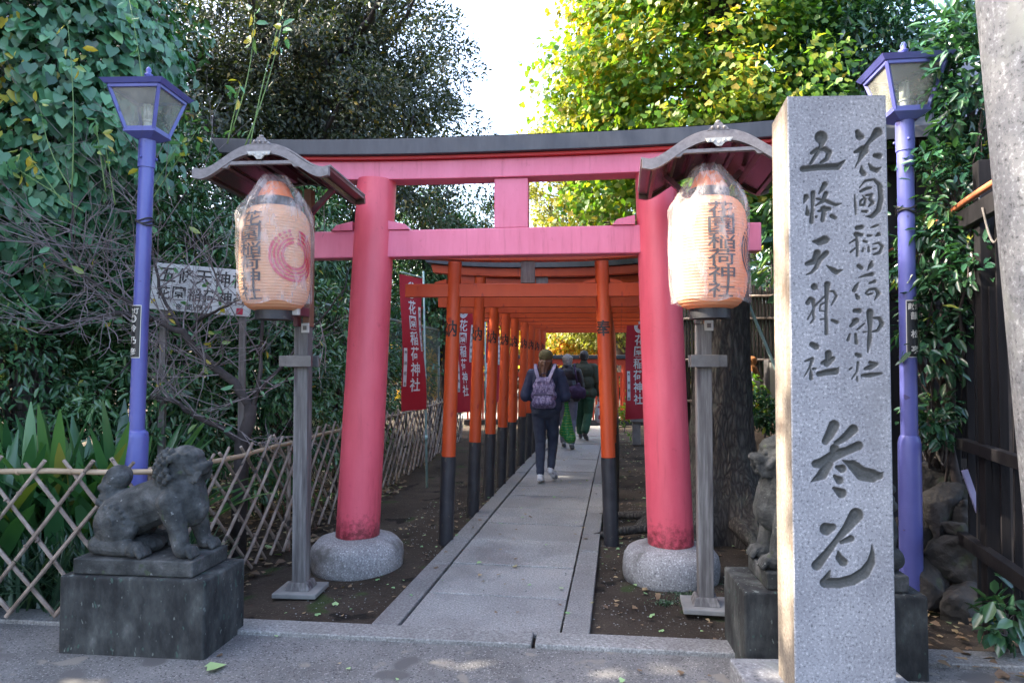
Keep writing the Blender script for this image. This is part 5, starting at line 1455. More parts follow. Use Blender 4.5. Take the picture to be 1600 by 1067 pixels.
m = MB()
for s in (.25, .62, .95, 1.35, 1.8, 2.3):
    c = fl(s, 2.235, -.06); m.tube([c+Vector((.02*math.cos(a)*.9, .03*math.cos(a), .055*math.sin(a))) for a in np.linspace(0, 6.28, 13)], .0045, 5)
m.build('cable_tie', M['cable'], cd, world=True, smooth=True)
rb = thing('rope_bundle', 'loops of old rope hanging on the dark fence above the boulders', 'rope', fl(1.35, .95), 0)
m = MB()
for k in range(9):
    c = fl(1.18+.07*k+rr.uniform(-.02, .02), .98, -.10); q = rr.uniform(.07, .15)
    m.tube([c+Vector((.285*q*.8*math.cos(a), .958*q*.8*math.cos(a), q*math.sin(a)-.04*math.sin(2*a)-.04)) + Vector((rr.uniform(-.004, .004), 0, 0)) for a in np.linspace(.4, 5.9, 18)], .0055, 5)
m.build('rope', M['rope'], rb, world=True, smooth=True)
rb2 = thing('hanging_rope', 'rope loops hanging from the upper rail of the dark fence', 'rope', fl(1.2, 2.25), 0)
for (s0, s1, dip) in ((.95, 1.2, .16), (1.1, 1.55, .22), (1.5, 1.75, .13), (.2, .5, .2)):
    m = MB(); m.tube([fl(s0+(s1-s0)*t, 2.18-dip*math.sin(math.pi*t), -.085) for t in np.linspace(0, 1, 12)], .006, 5)
    m.build('rope', M['rope'], rb2, world=True, smooth=True)
def boulder(label, px, py, Yd, rx, rz_, seed, ry=None):
    c = W(px, py, Yd); s = Yd/F
    root = thing('boulder', label, 'boulder', c, 0, 'boulders of the retaining wall under the dark fence')
    r = random.Random(seed); bm = bmesh.new()
    for k in range(15):
        v = Vector((r.uniform(-1, 1), r.uniform(-1, 1), r.uniform(-1, 1))); v = v/max(abs(v.x), abs(v.y), abs(v.z))*r.uniform(.72, 1.05)
        bm.verts.new((v.x*rx*s, v.y*(ry or rx)*s*.8, v.z*rz_*s))
    hull = bmesh.ops.convex_hull(bm, input=bm.verts[:]); bmesh.ops.delete(bm, geom=[v for v in bm.verts if not v.link_faces], context='VERTS')
    bm.verts.index_update(); m = MB(); m.add([v.co.copy() for v in bm.verts], [tuple(v.index for v in f.verts) for f in bm.faces]); bm.free()
    def dsp(p): return .012*noise.noise(p*8+Vector((seed, 0, 0))) + .008*noise.noise(p*21) + .004*noise.noise(p*50)
    return sculpt('stone', m, .010, M['boulder'], root, 3, dsp)
for i, a in enumerate([('tall pear shaped boulder in the wall between lamp post and dark fence', 1475, 800, 4.05, 42, 52), ('round upright boulder beside the dark fence post', 1513, 812, 4.0, 22, 40),
     ('broad flat faced boulder in the middle of the retaining wall', 1489, 872, 3.95, 48, 40), ('slanted boulder touching the base of the right lamp post', 1446, 908, 3.98, 40, 44),
     ('lowest boulder of the wall, partly under fallen leaves', 1503, 938, 3.85, 44, 36), ('small wedge stone filling the gap in the boulder wall', 1489, 824, 3.93, 17, 11),
     ('small boulder tucked under the rope bundle', 1508, 762, 4.1, 22, 22), ('upper left boulder behind the lamp post', 1440, 835, 4.15, 34, 34), ('upper boulder in shadow under the dark slats', 1455, 752, 4.3, 30, 30)]):
    boulder(*a, 11+i*3)
bd = thing('painted_board', 'short lilac painted board leaning on the boulders', 'board', W(1518, 766, 3.88), 0)
m = MB(); a, b = W(1507, 734, 3.86), W(1530, 800, 3.84); m.bar(a, b, .035, .012, (0, -1, 0)); m.build('board', noisy('lilac grey board', [(.3, (.18, .17, .30)), (.7, (.26, .25, .40))], 6, .6, .2), bd, world=True, bevel=.002)
# timber shed behind the fence
sh = thing('timber_shed', 'dark timber building with low eaves behind the camellia', 'building', (4.6, 6.6, 0), -R(14))
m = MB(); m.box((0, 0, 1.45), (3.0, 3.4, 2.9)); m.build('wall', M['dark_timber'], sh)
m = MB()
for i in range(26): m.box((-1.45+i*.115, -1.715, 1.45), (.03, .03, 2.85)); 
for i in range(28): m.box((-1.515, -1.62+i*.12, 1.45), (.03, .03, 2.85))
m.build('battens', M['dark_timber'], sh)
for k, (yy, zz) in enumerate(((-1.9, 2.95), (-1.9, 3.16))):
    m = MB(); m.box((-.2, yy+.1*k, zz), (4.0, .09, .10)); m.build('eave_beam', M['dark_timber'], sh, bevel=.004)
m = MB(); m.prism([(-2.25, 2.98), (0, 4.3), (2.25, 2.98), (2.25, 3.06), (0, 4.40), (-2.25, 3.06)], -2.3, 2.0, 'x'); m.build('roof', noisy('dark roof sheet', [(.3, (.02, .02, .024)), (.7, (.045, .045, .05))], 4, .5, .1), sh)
# bamboo screen behind the big trunk
sc = thing('bamboo_screen', 'brown bamboo screen fence in shade behind the ginkgo trunk', 'fence', (2.2, 9.2, 0), -R(5))
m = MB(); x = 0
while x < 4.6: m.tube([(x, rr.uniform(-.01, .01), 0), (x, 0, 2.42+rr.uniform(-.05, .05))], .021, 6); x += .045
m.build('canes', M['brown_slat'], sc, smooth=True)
for z in (.9, 1.45, 2.0, 2.3): MB().tube([(0, -.035, z), (4.6, -.035, z)], .018, 8).build('rail', M['bamboo_old'], sc, smooth=True)
# prop pole, cabinet, sacks
pp = thing('prop_pole', 'thin pale green pole leaning between lantern and granite pillar', 'pole', W(1208, 566, 6.0), 0)
m = MB(); a, b = W(1164, 462, 6.0), W(1208, 566, 6.0); d = (b-a).normalized(); m.tube([a-d*.35, b, b+d*((b.z+.02)/-d.z)], .014, 10); m.build('pole', M['pole_green'], pp, world=True, smooth=True)
uc = thing('utility_cabinet', 'pale grey metal cabinet behind the granite pillar', 'cabinet', (2.93, 7.55, .9), -R(8))
MB().box((0, 0, .27), (.24, .2, .54)).build('case', M['steel'], uc, bevel=.006); MB().box((0, -.105, .27), (.20, .012, .48)).build('door', M['pale_plastic'], uc, bevel=.003); MB().box((.07, -.115, .27), (.015, .012, .06)).build('handle', M['cable'], uc)
def sack(label, px, py, Yd, r, mat, seed):
    c = W(px, py, Yd); root = thing('sack', label, 'sack', c, 0); m = MB(); m.ball((0, 0, 0), (r, r*.8, r*.8), 14); m.ball((r*.3, -.02, r*.5), (r*.5, r*.4, r*.5), 10)
    sculpt('sack_body', m, .012, mat, root, 1, lambda p: .05*noise.noise(p*9+Vector((seed, 0, 0)))+.03*abs(noise.noise(p*22)))
sack('white plastic sack lying in the shade below the bamboo screen', 1160, 600, 7.4, .16, M['bagwhite'], 2)
sack('brown paper sack lying on top of the white sack', 1166, 578, 7.5, .13, M['bagbrown'], 5)
# utility pole far behind
up = thing('utility_pole', 'grey utility pole with transformer can above the granite pillar', 'utility pole', (7.0, 15.2, 0), 0)
MB().tube([(0, 0, 0), (0, 0, 11)], [.16, .11], 16).build('pole', M['concrete'], up, smooth=True, auto=50)
MB().lathe([(.02, 0), (.24, 0), (.25, .05), (.25, .75), (.2, .82), (.02, .84)], 20, (-.45, -.1, 6.7)).build('transformer', M['pale_plastic'], up, smooth=True, auto=40)
MB().box((0, -.1, 7.9), (1.9, .08, .08)).build('crossarm', M['steel'], up)
m = MB()
for x in (-.8, -.3, .4, .85): m.lathe([(.02, 0), (.05, .02), (.03, .06), (.05, .09), (.02, .14)], 10, (x, -.1, 7.94))
m.build('insulator', M['pale_plastic'], up, smooth=True)
# earth bank on the right
xs = np.linspace(1.9, 8, 70); ys = np.linspace(5.9, 12, 60); X, Y = np.meshgrid(xs, ys)
hz = 1.05*np.clip((X-2.25-(Y-6)*.12)/.9, 0, 1)**.8*np.clip((Y-6.1)/.9, 0, 1)*np.clip((12-Y)/2, 0, 1)
hz += (.05*np.sin(X*7+Y*5)+.05*np.sin(X*13-Y*9))*np.clip(hz*3, 0, 1)
ii = np.arange(X.size).reshape(X.shape)
tag(np_mesh('bank', np.stack([X.ravel(), Y.ravel(), (hz-.06).ravel()], 1), np.stack([ii[:-1, :-1].ravel(), ii[:-1, 1:].ravel(), ii[1:, 1:].ravel(), ii[1:, :-1].ravel()], 1), 4, M['soil'], smooth=True), kind='structure')

# ================================================================== vegetation
TPL = {
 'oval': (np.array([(0,0,0),(0,1,-.04),(-.38,.30,.10),(-.34,.68,.08),(.38,.30,.10),(.34,.68,.08)]), [(0,1,3,2),(0,4,5,1)]),
 'thin': (np.array([(0,0,0),(0,1,-.10),(-.5,.45,.08),(.5,.45,.08)]), [(0,3,1,2)]),
 'heart': (np.array([(0,.06,0),(0,1,-.10),(-.30,-.10,.05),(-.52,.18,.07),(-.34,.62,.02),(.30,-.10,.05),(.52,.18,.07),(.34,.62,.02)]), [(0,1,4,3),(0,3,2,2),(0,7,1,1),(0,5,6,7)]),
 'fan': (np.array([(0,0,0),(-.52,.62,.06),(-.30,.93,-.03),(0,.84,.05),(.30,.93,-.03),(.52,.62,.06)]), [(0,3,2,1),(0,5,4,3)]),
}
TPL['heart'] = (TPL['heart'][0], [(0,1,4,3),(0,3,2,0),(0,6,7,1),(0,5,6,0)])
def unit(a): return a/np.maximum(np.linalg.norm(a, axis=1, keepdims=True), 1e-9)
def leaf_cloud(name, Pn, D, Nn, Ln, ratio, tpl, tint, mat, parent=None):
    """many separate leaf faces as one mesh; quads with a repeated corner are split into triangles"""
    tv, tf_ = TPL[tpl]
    D = unit(D); Xa = unit(np.cross(D, Nn)); Na = np.cross(Xa, D)
    n = len(Pn); k = len(tv)
    Ls = Ln[:, None, None]
    v = Pn[:, None, :] + Ls*(tv[None, :, 0, None]*ratio*Xa[:, None, :] + tv[None, :, 1, None]*D[:, None, :] + tv[None, :, 2, None]*Na[:, None, :])
    base = (np.arange(n)*k)[:, None]
    tri = []
    for f in tf_:
        a = [x for i, x in enumerate(f) if x not in f[:i]]
        if len(a) == 3: tri.append(a)
        else: tri.append([a[0], a[1], a[2]]); tri.append([a[0], a[2], a[3]])
    tri = np.array(tri)
    faces = (base[:, None, :] + tri[None, :, :]).reshape(-1, 3)
    t = np.repeat(tint, k)
    return np_mesh(name, v.reshape(-1, 3), faces, 3, mat, parent, True, {'tint': t}, world=True if parent is not None else False)
def rdir(n, rng): return unit(rng.normal(size=(n, 3)))
def crown_points(rng, c, rad, clumps, per, cr, shell=.55, bumpy=.25, zmin=None, keep=None):
    """leaf positions gathered in clumps through the outer part of an uneven crown"""
    d = rdir(clumps, rng); rr = (shell + (1-shell)*rng.random(clumps)**.7)
    ph = rng.random(6)*6.28
    rr *= 1 + bumpy*(np.sin(d[:, 0]*4+ph[0])*np.sin(d[:, 2]*5+ph[1]) + .6*np.sin(d[:, 1]*7+ph[2]+d[:, 2]*3))
    cc = np.asarray(c) + d*rr[:, None]*np.asarray(rad)
    if zmin is not None: cc = cc[cc[:, 2] > zmin]
    if keep is not None: cc = cc[keep(cc)]
    per_n = np.maximum(3, (per*rng.uniform(.5, 1.5, len(cc))).astype(int))
    idx = np.repeat(np.arange(len(cc)), per_n)
    off = rdir(len(idx), rng)*(rng.random(len(idx))**.5)[:, None]*cr*rng.uniform(.7, 1.3, len(cc))[idx][:, None]
    off[:, 2] *= .65
    return cc, idx, cc[idx]+off, off
# gaps in the leaves: cut towards the sun so light falls on chosen places
GAPS = []
def add_gap(p, r, wob=0): GAPS.append((np.array(p, dtype=float), r))
SUNV = np.array(sun_to)
def carve(Pn):
    keep = np.ones(len(Pn), bool)
    for (p, r) in GAPS:
        q = Pn - p; t = q @ SUNV; d = np.linalg.norm(q - t[:, None]*SUNV, axis=1)
        keep &= ~((t > 0) & (d < r))
    return keep
def limb(m, a, b, r0, r1, rnd, sag=.12, n=7, k=7):
    a, b = Vector(a), Vector(b); L_ = (b-a).length; pts, rad = [], []
    o1 = Vector((rnd.uniform(-1, 1), rnd.uniform(-1, 1), rnd.uniform(-.6, .6)))*L_*sag
    for i in range(n+1):
        t = i/n; pts.append(a.lerp(b, t)+o1*math.sin(t*math.pi)+Vector((rnd.uniform(-1, 1), rnd.uniform(-1, 1), rnd.uniform(-1, 1)))*L_*.012); rad.append(r0+(r1-r0)*t)
    m.tube(pts, rad, k)
    return pts
def tree(label, base, trunk_top, tr, c, rad, clumps, per, cr, ls, ratio, tpl, mat, seed, name='tree', cat='tree', group=None, tint=(.5, .22), shell=.5, zmin=None, droop=.5, nlimbs=16, carved=True, keep=None, tintfn=None, bark='bark', limb_r=.3, upright=.4, bumpy=.25, trunk=True):
    rng = np.random.default_rng(seed); rnd = random.Random(seed)
    root = thing(name, label, cat, base, 0, group)
    cc, idx, Pn, off = crown_points(rng, c, rad, clumps, per, cr, shell, bumpy, zmin, keep)
    ctr = np.asarray(c)
    if carved:
        kk = carve(Pn); Pn, idx, off = Pn[kk], idx[kk], off[kk]
    out = unit((Pn-ctr)/np.asarray(rad)); n = len(Pn)
    D = out*.55 + rdir(n, rng)*.8 + unit(off+1e-6)*.4; D[:, 2] -= droop
    Nn = out*.5 + rdir(n, rng)*.55; Nn[:, 2] += upright
    ctint = rng.normal(tint[0], tint[1]*.6, len(cc))[idx] + rng.normal(0, tint[1]*.8, n)
    if tintfn is not None: ctint = ctint + tintfn(Pn)
    leaf_cloud('crown', Pn, D, Nn, ls*rng.uniform(.65, 1.3, n), ratio, tpl, np.clip(ctint, 0, 1), mat, root)
    if trunk:
        m = MB(); pts = limb(m, base, trunk_top, tr, tr*.55, rnd, .05, 10, 14)
        m.build('trunk', M[bark], root, world=True, smooth=True)
        m = MB(); sel = rng.choice(len(cc), min(len(cc), nlimbs), replace=False)
        for s in sel:
            t = rnd.uniform(.35, 1.0); a = Vector(base).lerp(Vector(trunk_top), t)
            q = limb(m, a, cc[s], tr*limb_r, tr*.06, rnd, .14, 7, 6)
            near_ = np.argsort(np.linalg.norm(cc-cc[s], axis=1))[1:4]
            for e in near_: limb(m, q[rnd.randint(3, 6)], cc[e], tr*.09, tr*.03, rnd, .12, 4, 5)
        m.build('limbs', M[bark], root, world=True, smooth=True)
    return root
# sunlit places
for (px, py, r) in ((1226, 230, .10), (1224, 330, .15), (1228, 440, .12), (1222, 545, .19), (1228, 640, .10), (1222, 720, .15), (1228, 800, .10), (1222, 880, .16), (1228, 960, .12)): add_gap(W(px, py, 2.78), r)
add_gap(W(1195, 1035, 2.9), .12)
add_gap(W(1060, 350, 3.6), .22); add_gap(W(1056, 440, 3.6), .20); add_gap(W(378, 350, 3.85), .15); add_gap(W(376, 440, 3.85), .12)
for (px, py, r) in ((655, 1034, .10), (735, 1034, .13), (1035, 1040, .11), (930, 1054, .10), (25, 1003, .09), (75, 1006, .09), (150, 1062, .12), (880, 745, .14), (905, 735, .12)): add_gap(G(px, py), r)
add_gap(W(152, 820, 3.4), .09); add_gap(W(215, 755, 3.4), .07)
add_gap(W(840, 520, 10), .14); add_gap(W(1010, 560, 4.6), .10)

# --- left: vine covered tree
vt = W(95, 95, 5.2)
def vine_tree():
    rng = np.random.default_rng(21); rnd = random.Random(21)
    base = (vt.x-.4, 5.7, 0); root = thing('vine_tree', 'tree smothered in large heart shaped vine leaves at the upper left', 'tree', base, 0)
    c = np.array((vt.x-.45, 5.7, 4.0)); rad = np.array((1.12, .95, 2.1))
    n = 9000; d = rdir(n, rng); d[:, 1] = -np.abs(d[:, 1])*.9 + .35*(rng.random(n) < .25)
    d = unit(d)
    ph = np.sin(d[:, 0]*5+1)*np.sin(d[:, 2]*6)+.6*np.sin(d[:, 2]*13+d[:, 0]*9)
    Pn = c + d*rad*(1+.10*ph[:, None] - .26*(rng.random(n)**2.2)[:, None])
    kk = carve(Pn); Pn = Pn[kk]; d = d[kk]; n = len(Pn)
    D = d*.35+rdir(n, rng)*.5; D[:, 2] -= .85
    Nn = d+rdir(n, rng)*.62; Nn[:, 2] += .45
    t = np.clip(rng.normal(.40, .20, n), 0, .86)
    yl = np.exp(-(((Pn[:, 0]-(vt.x-.42))/.30)**2+((Pn[:, 2]-3.45)/.5)**2)); t = np.where(rng.random(n) < yl*.45, rng.uniform(.88, 1, n), t)  # yellow leaves grouped here paint the sunlit patch of the vine
    leaf_cloud('vine_leaves', Pn, D, Nn, .086*rng.uniform(.5, 1.35, n), .95, 'heart', t, L['ivy'], root)
    m = MB(); limb(m, base, (base[0]+.1, base[1], 5.6), .16, .08, rnd, .04, 10, 12); m.build('trunk', M['bark'], root, world=True, smooth=True)
    # inner dark foliage behind the vine sheet
    cc, idx, P2, off = crown_points(rng, c+np.array((0, .25, 0)), rad*.92, 160, 60, .28, .3, .1)
    n2 = len(P2); leaf_cloud('inner_leaves', P2, rdir(n2, rng)-np.array((0, 0, .5)), rdir(n2, rng), .10*rng.uniform(.7, 1.2, n2), .5, 'oval', np.clip(rng.normal(.35, .15, n2), 0, .9), L['shrub'], root)
vine_tree()

# --- left: row of glossy shrubs behind the fences
shr = [(-4.1, 5.6, 1.35, .85, .65, 1.35), (-3.0, 5.9, 1.45, .80, .65, 1.45), (-2.35, 6.5, 1.25, .72, .55, 1.3), (-4.4, 6.6, 2.3, 1.2, .8, 1.5), (-1.95, 7.6, 1.1, .40, .8, 1.15), (-3.3, 6.9, 2.6, .9, .7, 1.1), (-1.95, 9.9, 1.25, .38, 1.3, 1.25), (-2.5, 8.6, 2.9, .55, .8, .95), (-5.0, 5.0, 1.2, .8, .6, 1.2)]
sl_lab = ['glossy dark shrub behind the broad leaves at the far left', 'glossy dark shrub behind the left lamp post', 'glossy dark shrub between lantern stand and torii pillar', 'tall dark shrub under the vine covered tree', 'narrow dark shrub inside the chain link fence', 'tall dark shrub above the white sign board', 'dark shrub row behind the chain link fence and banners', 'leafy shrub seen between torii beams on the left', 'dark shrub at the left edge of the picture']
for i, (x, y, z, rx, ry, rz_) in enumerate(shr):
    tree(sl_lab[i], (x, y, 0), (x, y, z+rz_*.3), .035, (x, y, z), (rx, ry, rz_), int(130*rx*rz_/.9)+40, 48, .20, .080, .42, 'oval', L['shrub'], 40+i, 'shrub', 'shrub', 'dark shrubs behind the left fences', (.46, .20), .35, .05, .55, 14, True, bark='branch', limb_r=.5, upright=.6)
# leafy climber dangling near the torii beam
# --- left: dark evergreen trees further back
tree('tall dark evergreen tree with sky glinting through its crown, upper left', (-3.9, 11.5, 0), (-3.3, 11.6, 7.0), .24, (-3.55, 11.7, 6.2), (3.3, 2.6, 3.5), 760, 150, .46, .088, .42, 'thin', L['dark'], 61, 'evergreen_tree', 'tree', 'dark evergreen trees on the left', (.45, .24), .25, 1.9, .3, 60, bark='branch', limb_r=.42)
tree('lower dark evergreen seen under the lintel of the red torii', (-1.5, 14.2, 0), (-1.45, 14.2, 3.6), .14, (-1.55, 14.2, 3.4), (1.25, 1.2, 1.95), 220, 110, .34, .10, .42, 'thin', L['shrub'], 62, 'evergreen_tree', 'tree', 'dark evergreen trees on the left', (.5, .2), .3, .8, .4, 30, bark='branch')
tree('dark evergreen filling the gap behind the left shrubs', (-6.2, 9.5, 0), (-6.2, 9.5, 5.0), .2, (-6.2, 9.5, 4.2), (2.6, 1.9, 4.0), 420, 110, .46, .11, .42, 'thin', L['dark'], 63, 'evergreen_tree', 'tree', 'dark evergreen trees on the left', (.4, .2), .25, .2, .4, 30, bark='branch')
tree('dark evergreen behind the chain link fence', (-3.4, 13.0, 0), (-3.4, 13.0, 3.0), .14, (-3.6, 13.0, 2.2), (1.8, 1.3, 2.2), 260, 110, .40, .10, .42, 'thin', L['shrub'], 64, 'evergreen_tree', 'tree', 'dark evergreen trees on the left', (.4, .2), .25, 0, .4, 24, bark='branch')
# yellowing bush lit behind the chain link
tree('yellow autumn bush glowing behind the chain link fence', (-1.75, 14.6, 0), (-1.7, 14.6, 1.3), .04, (-1.75, 14.6, 1.35), (.8, .5, .75), 60, 60, .20, .09, .6, 'oval', L['maple'], 65, 'yellow_bush', 'bush', None, (.42, .16), .3, .1, .4, 10, bark='branch')
# --- unseen trees added beyond the left edge to block the sun
for i, (x, y, z, rx, ry, rz_) in enumerate([(-8.6, 2.6, 6.2, 2.4, 2.3, 4.0), (-8.4, -.9, 6.0, 2.3, 2.3, 4.0), (-9.6, 6.2, 6.4, 2.5, 2.3, 4.2), (-6.9, 1.2, 3.4, 1.3, 1.9, 2.8), (-6.8, 4.2, 3.6, 1.3, 1.6, 2.9), (-9.0, 9.8, 5.4, 2.4, 2.2, 3.6), (-9.2, 13.4, 4.8, 2.4, 2.1, 3.2)]):
    tree('broad unseen evergreen added left of the forecourt to shade it', (x, y, 0), (x, y, z), .2, (x, y, z), (rx, ry, rz_), 400, 85, .55, .16, .45, 'thin', L['dark'], 71+i, 'evergreen_tree', 'tree', 'unseen trees added to shade the forecourt', (.45, .2), .2, .3, .4, 14, bark='branch')

# --- ginkgo on the right of the torii
gk = Vector((1.77, 5.80, 0))
def gtint(Pn): return -.18*np.clip((Pn[:, 0]-gk.x)/1.2, -1, 1) + .10*np.sin(Pn[:, 2]*3+Pn[:, 0]*2) - .05
gi = tree('ginkgo tree with thick rugged trunk and green to yellow fan leaves', gk, (1.86, 5.85, 5.8), .27, (1.80, 5.95, 4.05), (1.45, 1.05, 2.0), 640, 84, .28, .056, 1.0, 'fan', L['ginkgo'], 81, 'ginkgo_tree', 'tree', None, (.46, .26), .45, 2.25, .75, 40, True, tintfn=gtint, trunk=False, bumpy=.12,
    keep=lambda c: (c[:, 2] > 2.62-.25*(c[:, 0] > 2.2)) )
def ginkgo_trunk():
    rnd = random.Random(5); m = MB(); vs, fs = [], []; n = 72; zs = np.concatenate([np.linspace(-.1, .9, 26), np.linspace(.98, 6, 60)])
    for z in zs:
        fl_ = .235 + .26*math.exp(-max(z, 0)/.30) - .018*z + .07*math.exp(-max(z, 0)/1.0)
        for k_ in range(n):
            a = 2*math.pi*k_/n
            lob = 1 + (.30*math.exp(-max(z, 0)/.28))*math.sin(a*5+1.0) + .05*math.sin(a*3+z*.8)
            q = Vector((math.cos(a)*3.2, math.sin(a)*3.2, z*1.1))
            rid = noise.noise(Vector((q.x*2.6, q.y*2.6, q.z*1.2)))
            r = fl_*lob + .026*abs(rid)*2 - .02 + .010*noise.noise(Vector((q.x*6, q.y*6, q.z*4)))
            vs.append((gk.x+.012*z+math.cos(a)*r, gk.y+math.sin(a)*r, z))
    for i in range(len(zs)-1):
        for k_ in range(n): k2 = (k_+1) % n; fs.append((i*n+k_, i*n+k2, (i+1)*n+k2, (i+1)*n+k_))
    m.add(vs, fs).build('trunk', M['trunk_bark'], gi, world=True, smooth=True)
    m = MB()
    for k_ in range(46):
        z = rnd.uniform(2.3, 5.7); a = rnd.uniform(0, 6.28); e = Vector((gk.x+math.cos(a)*rnd.uniform(.6, 1.35), gk.y+.15+math.sin(a)*rnd.uniform(.5, 1.0), z+rnd.uniform(-.2, .6)))
        limb(m, (gk.x+.012*z, gk.y, z), e, .022, .005, rnd, .1, 6, 6)
    m.build('limbs', M['branch'], gi, world=True, smooth=True)
    m = MB()
    for a in (2.6, 3.3, 4.1, 4.7, 5.4, .2):
        d = Vector((math.cos(a), math.sin(a), 0)); p0 = gk + d*.38
        m.tube([p0+Vector((0, 0, .14)), p0+d*.25+Vector((.05, 0, .05)), p0+d*.6+Vector((.02, .03, .01)), p0+d*.95+Vector((0, 0, -.04))], [.07, .045, .03, .012], 10)
    m.build('roots', M['trunk_bark'], gi, world=True, smooth=True)
ginkgo_trunk()
# leafy shoots hanging at the right of the torii, behind the right lantern
tree('leafy green shoots between the right lantern and the granite pillar', (2.16, 5.0, 0), (2.12, 4.95, 2.2), .018, (2.02, 4.95, 2.25), (.24, .25, .55), 26, 9, .14, .15, .42, 'oval', L['camellia'], 86, 'sapling', 'sapling', None, (.75, .15), .2, 1.2, .7, 10, bark='branch', limb_r=.6)
# --- far yellow-green tree left of the ginkgo, seen through and above the torii
tree('yellow green tree standing far behind the tunnel of gates', (3.25, 17.6, 0), (2.5, 17.5, 6.5), .24, (2.25, 17.5, 4.9), (1.95, 1.6, 4.2), 420, 120, .40, .12, .5, 'thin', L['conifer'], 91, 'broadleaf_tree', 'tree', None, (.5, .24), .35, 1.9, .35, 30, True, bark='branch', limb_r=.35)
# --- autumn maples at the end
for i, (x, y, z, rx, rz_, tn, lab) in enumerate([(1.2, 19.5, 2.6, 1.6, 1.5, .50, 'yellow maple at the end of the path, left of the walkers'), (3.0, 20.5, 2.9, 1.7, 1.7, .66, 'orange tinted maple at the end of the path above the red fence'), (-.6, 21.5, 2.6, 1.7, 1.6, .40, 'greenish maple beyond the left gate posts'), (4.9, 19.5, 2.4, 1.5, 1.6, .35, 'greenish maple behind the right banner')]):
    tree(lab, (x, y, 0), (x, y, z), .10, (x, y, z), (rx, 1.1, rz_), 210, 80, .30, .10, .8, 'oval', L['maple'], 101+i, 'maple_tree', 'tree', 'autumn maples beyond the gates', (tn, .2), .3, .8, .3, 24, bark='branch', upright=.8)
# --- camellia and greenery on the right
for i, (px, py, Yd, rx, ry, rz_, cl, lab) in enumerate([(1528, 105, 3.82, .35, .34, .55, 115, 'glossy camellia branches over the right lamp head'), (1365, 70, 5.2, .62, .45, .50, 110, 'glossy camellia foliage above the granite pillar'),
    (1490, 310, 3.9, .26, .22, .42, 44, 'camellia sprays between right lamp post and conduit'), (1468, 500, 4.0, .20, .18, .46, 34, 'camellia sprays climbing the dark fence'), (1455, 650, 4.1, .13, .15, .22, 12, 'small camellia spray low on the dark fence'), (1530, 410, 3.7, .13, .12, .17, 14, 'camellia spray hanging below the orange conduit pipe'), (1440, 400, 4.2, .12, .12, .30, 20, 'camellia sprays just right of the lamp post name plate')]):
    c = W(px, py, Yd)
    tree(lab, (c.x+.25, c.y+.35, 0), (c.x+.1, c.y+.15, c.z), .03, c, (rx, ry, rz_), cl, 22, .13, .074, .46, 'oval', L['camellia'], 121+i, 'camellia', 'shrub', 'camellia bushes on the right', (.5, .2), .3, None, .35, 16, False, bark='branch', limb_r=.45, upright=.8)
tree('dark evergreen wall of leaves behind the timber building', (6.5, 12.5, 0), (6.5, 12.5, 5), .2, (6.3, 12.5, 3.6), (3.6, 1.6, 4.6), 520, 100, .5, .11, .42, 'thin', L['shrub'], 131, 'evergreen_tree', 'tree', None, (.4, .2), .25, .1, .4, 30, bark='branch')
# undergrowth in front of the bank
for i, (px, py, Yd, r, lab) in enumerate([(1165, 625, 6.6, .22, 'yellowing low plant on the bank below the sacks'), (1195, 650, 6.3, .20, 'green low plant on the bank beside the granite pillar'), (975, 640, 12.6, .42, 'sunlit yellow green plant at the path end by the concrete bench')]):
    c = W(px, py, Yd)
    tree(lab, (c.x, c.y, c.z-r), (c.x, c.y, c.z), .012, c, (r, r*.7, r*.9), 26, 14, .10, .085, .4, 'oval', L['ginkgo'] if i != 1 else L['camellia'], 141+i, 'low_plant', 'plant', 'low plants on the right', (.5, .25), .2, None, .2, 8, False, bark='twig')
c = W(1572, 958, 3.35)
tree('small ragged plant at the foot of the dark fence post', (c.x, c.y, 0), (c.x, c.y, c.z), .010, c, (.15, .12, .14), 16, 8, .09, .085, .6, 'oval', L['camellia'], 151, 'low_plant', 'plant', 'low plants on the right', (.6, .15), .2, None, .3, 8, False, bark='twig')

# far wood closing the view
rng = np.random.default_rng(5)
Pw = []
for x in np.linspace(-34, 36, 80):
    hgt = 7.2 if x < -4 else (3.2 if x < 4.5 else 7.5)
    hgt *= rng.uniform(.85, 1.15); yy = 30+rng.uniform(-2, 2)
    n = 330; q = rng.random((n, 3)); Pw.append(np.stack([x+(q[:, 0]-.5)*2.2, yy+(q[:, 1]-.5)*3, hgt*q[:, 2]**.8], 1))
Pw = np.concatenate(Pw); n = len(Pw)
wd_ = leaf_cloud('woods', Pw, rdir(n, rng), rdir(n, rng), .5*rng.uniform(.6, 1.3, n), .6, 'oval', np.clip(rng.normal(.4, .2, n), 0, .95), L['dark'])
tag(wd_, 'far dark wood behind the shrine grounds', 'wood', kind='stuff')

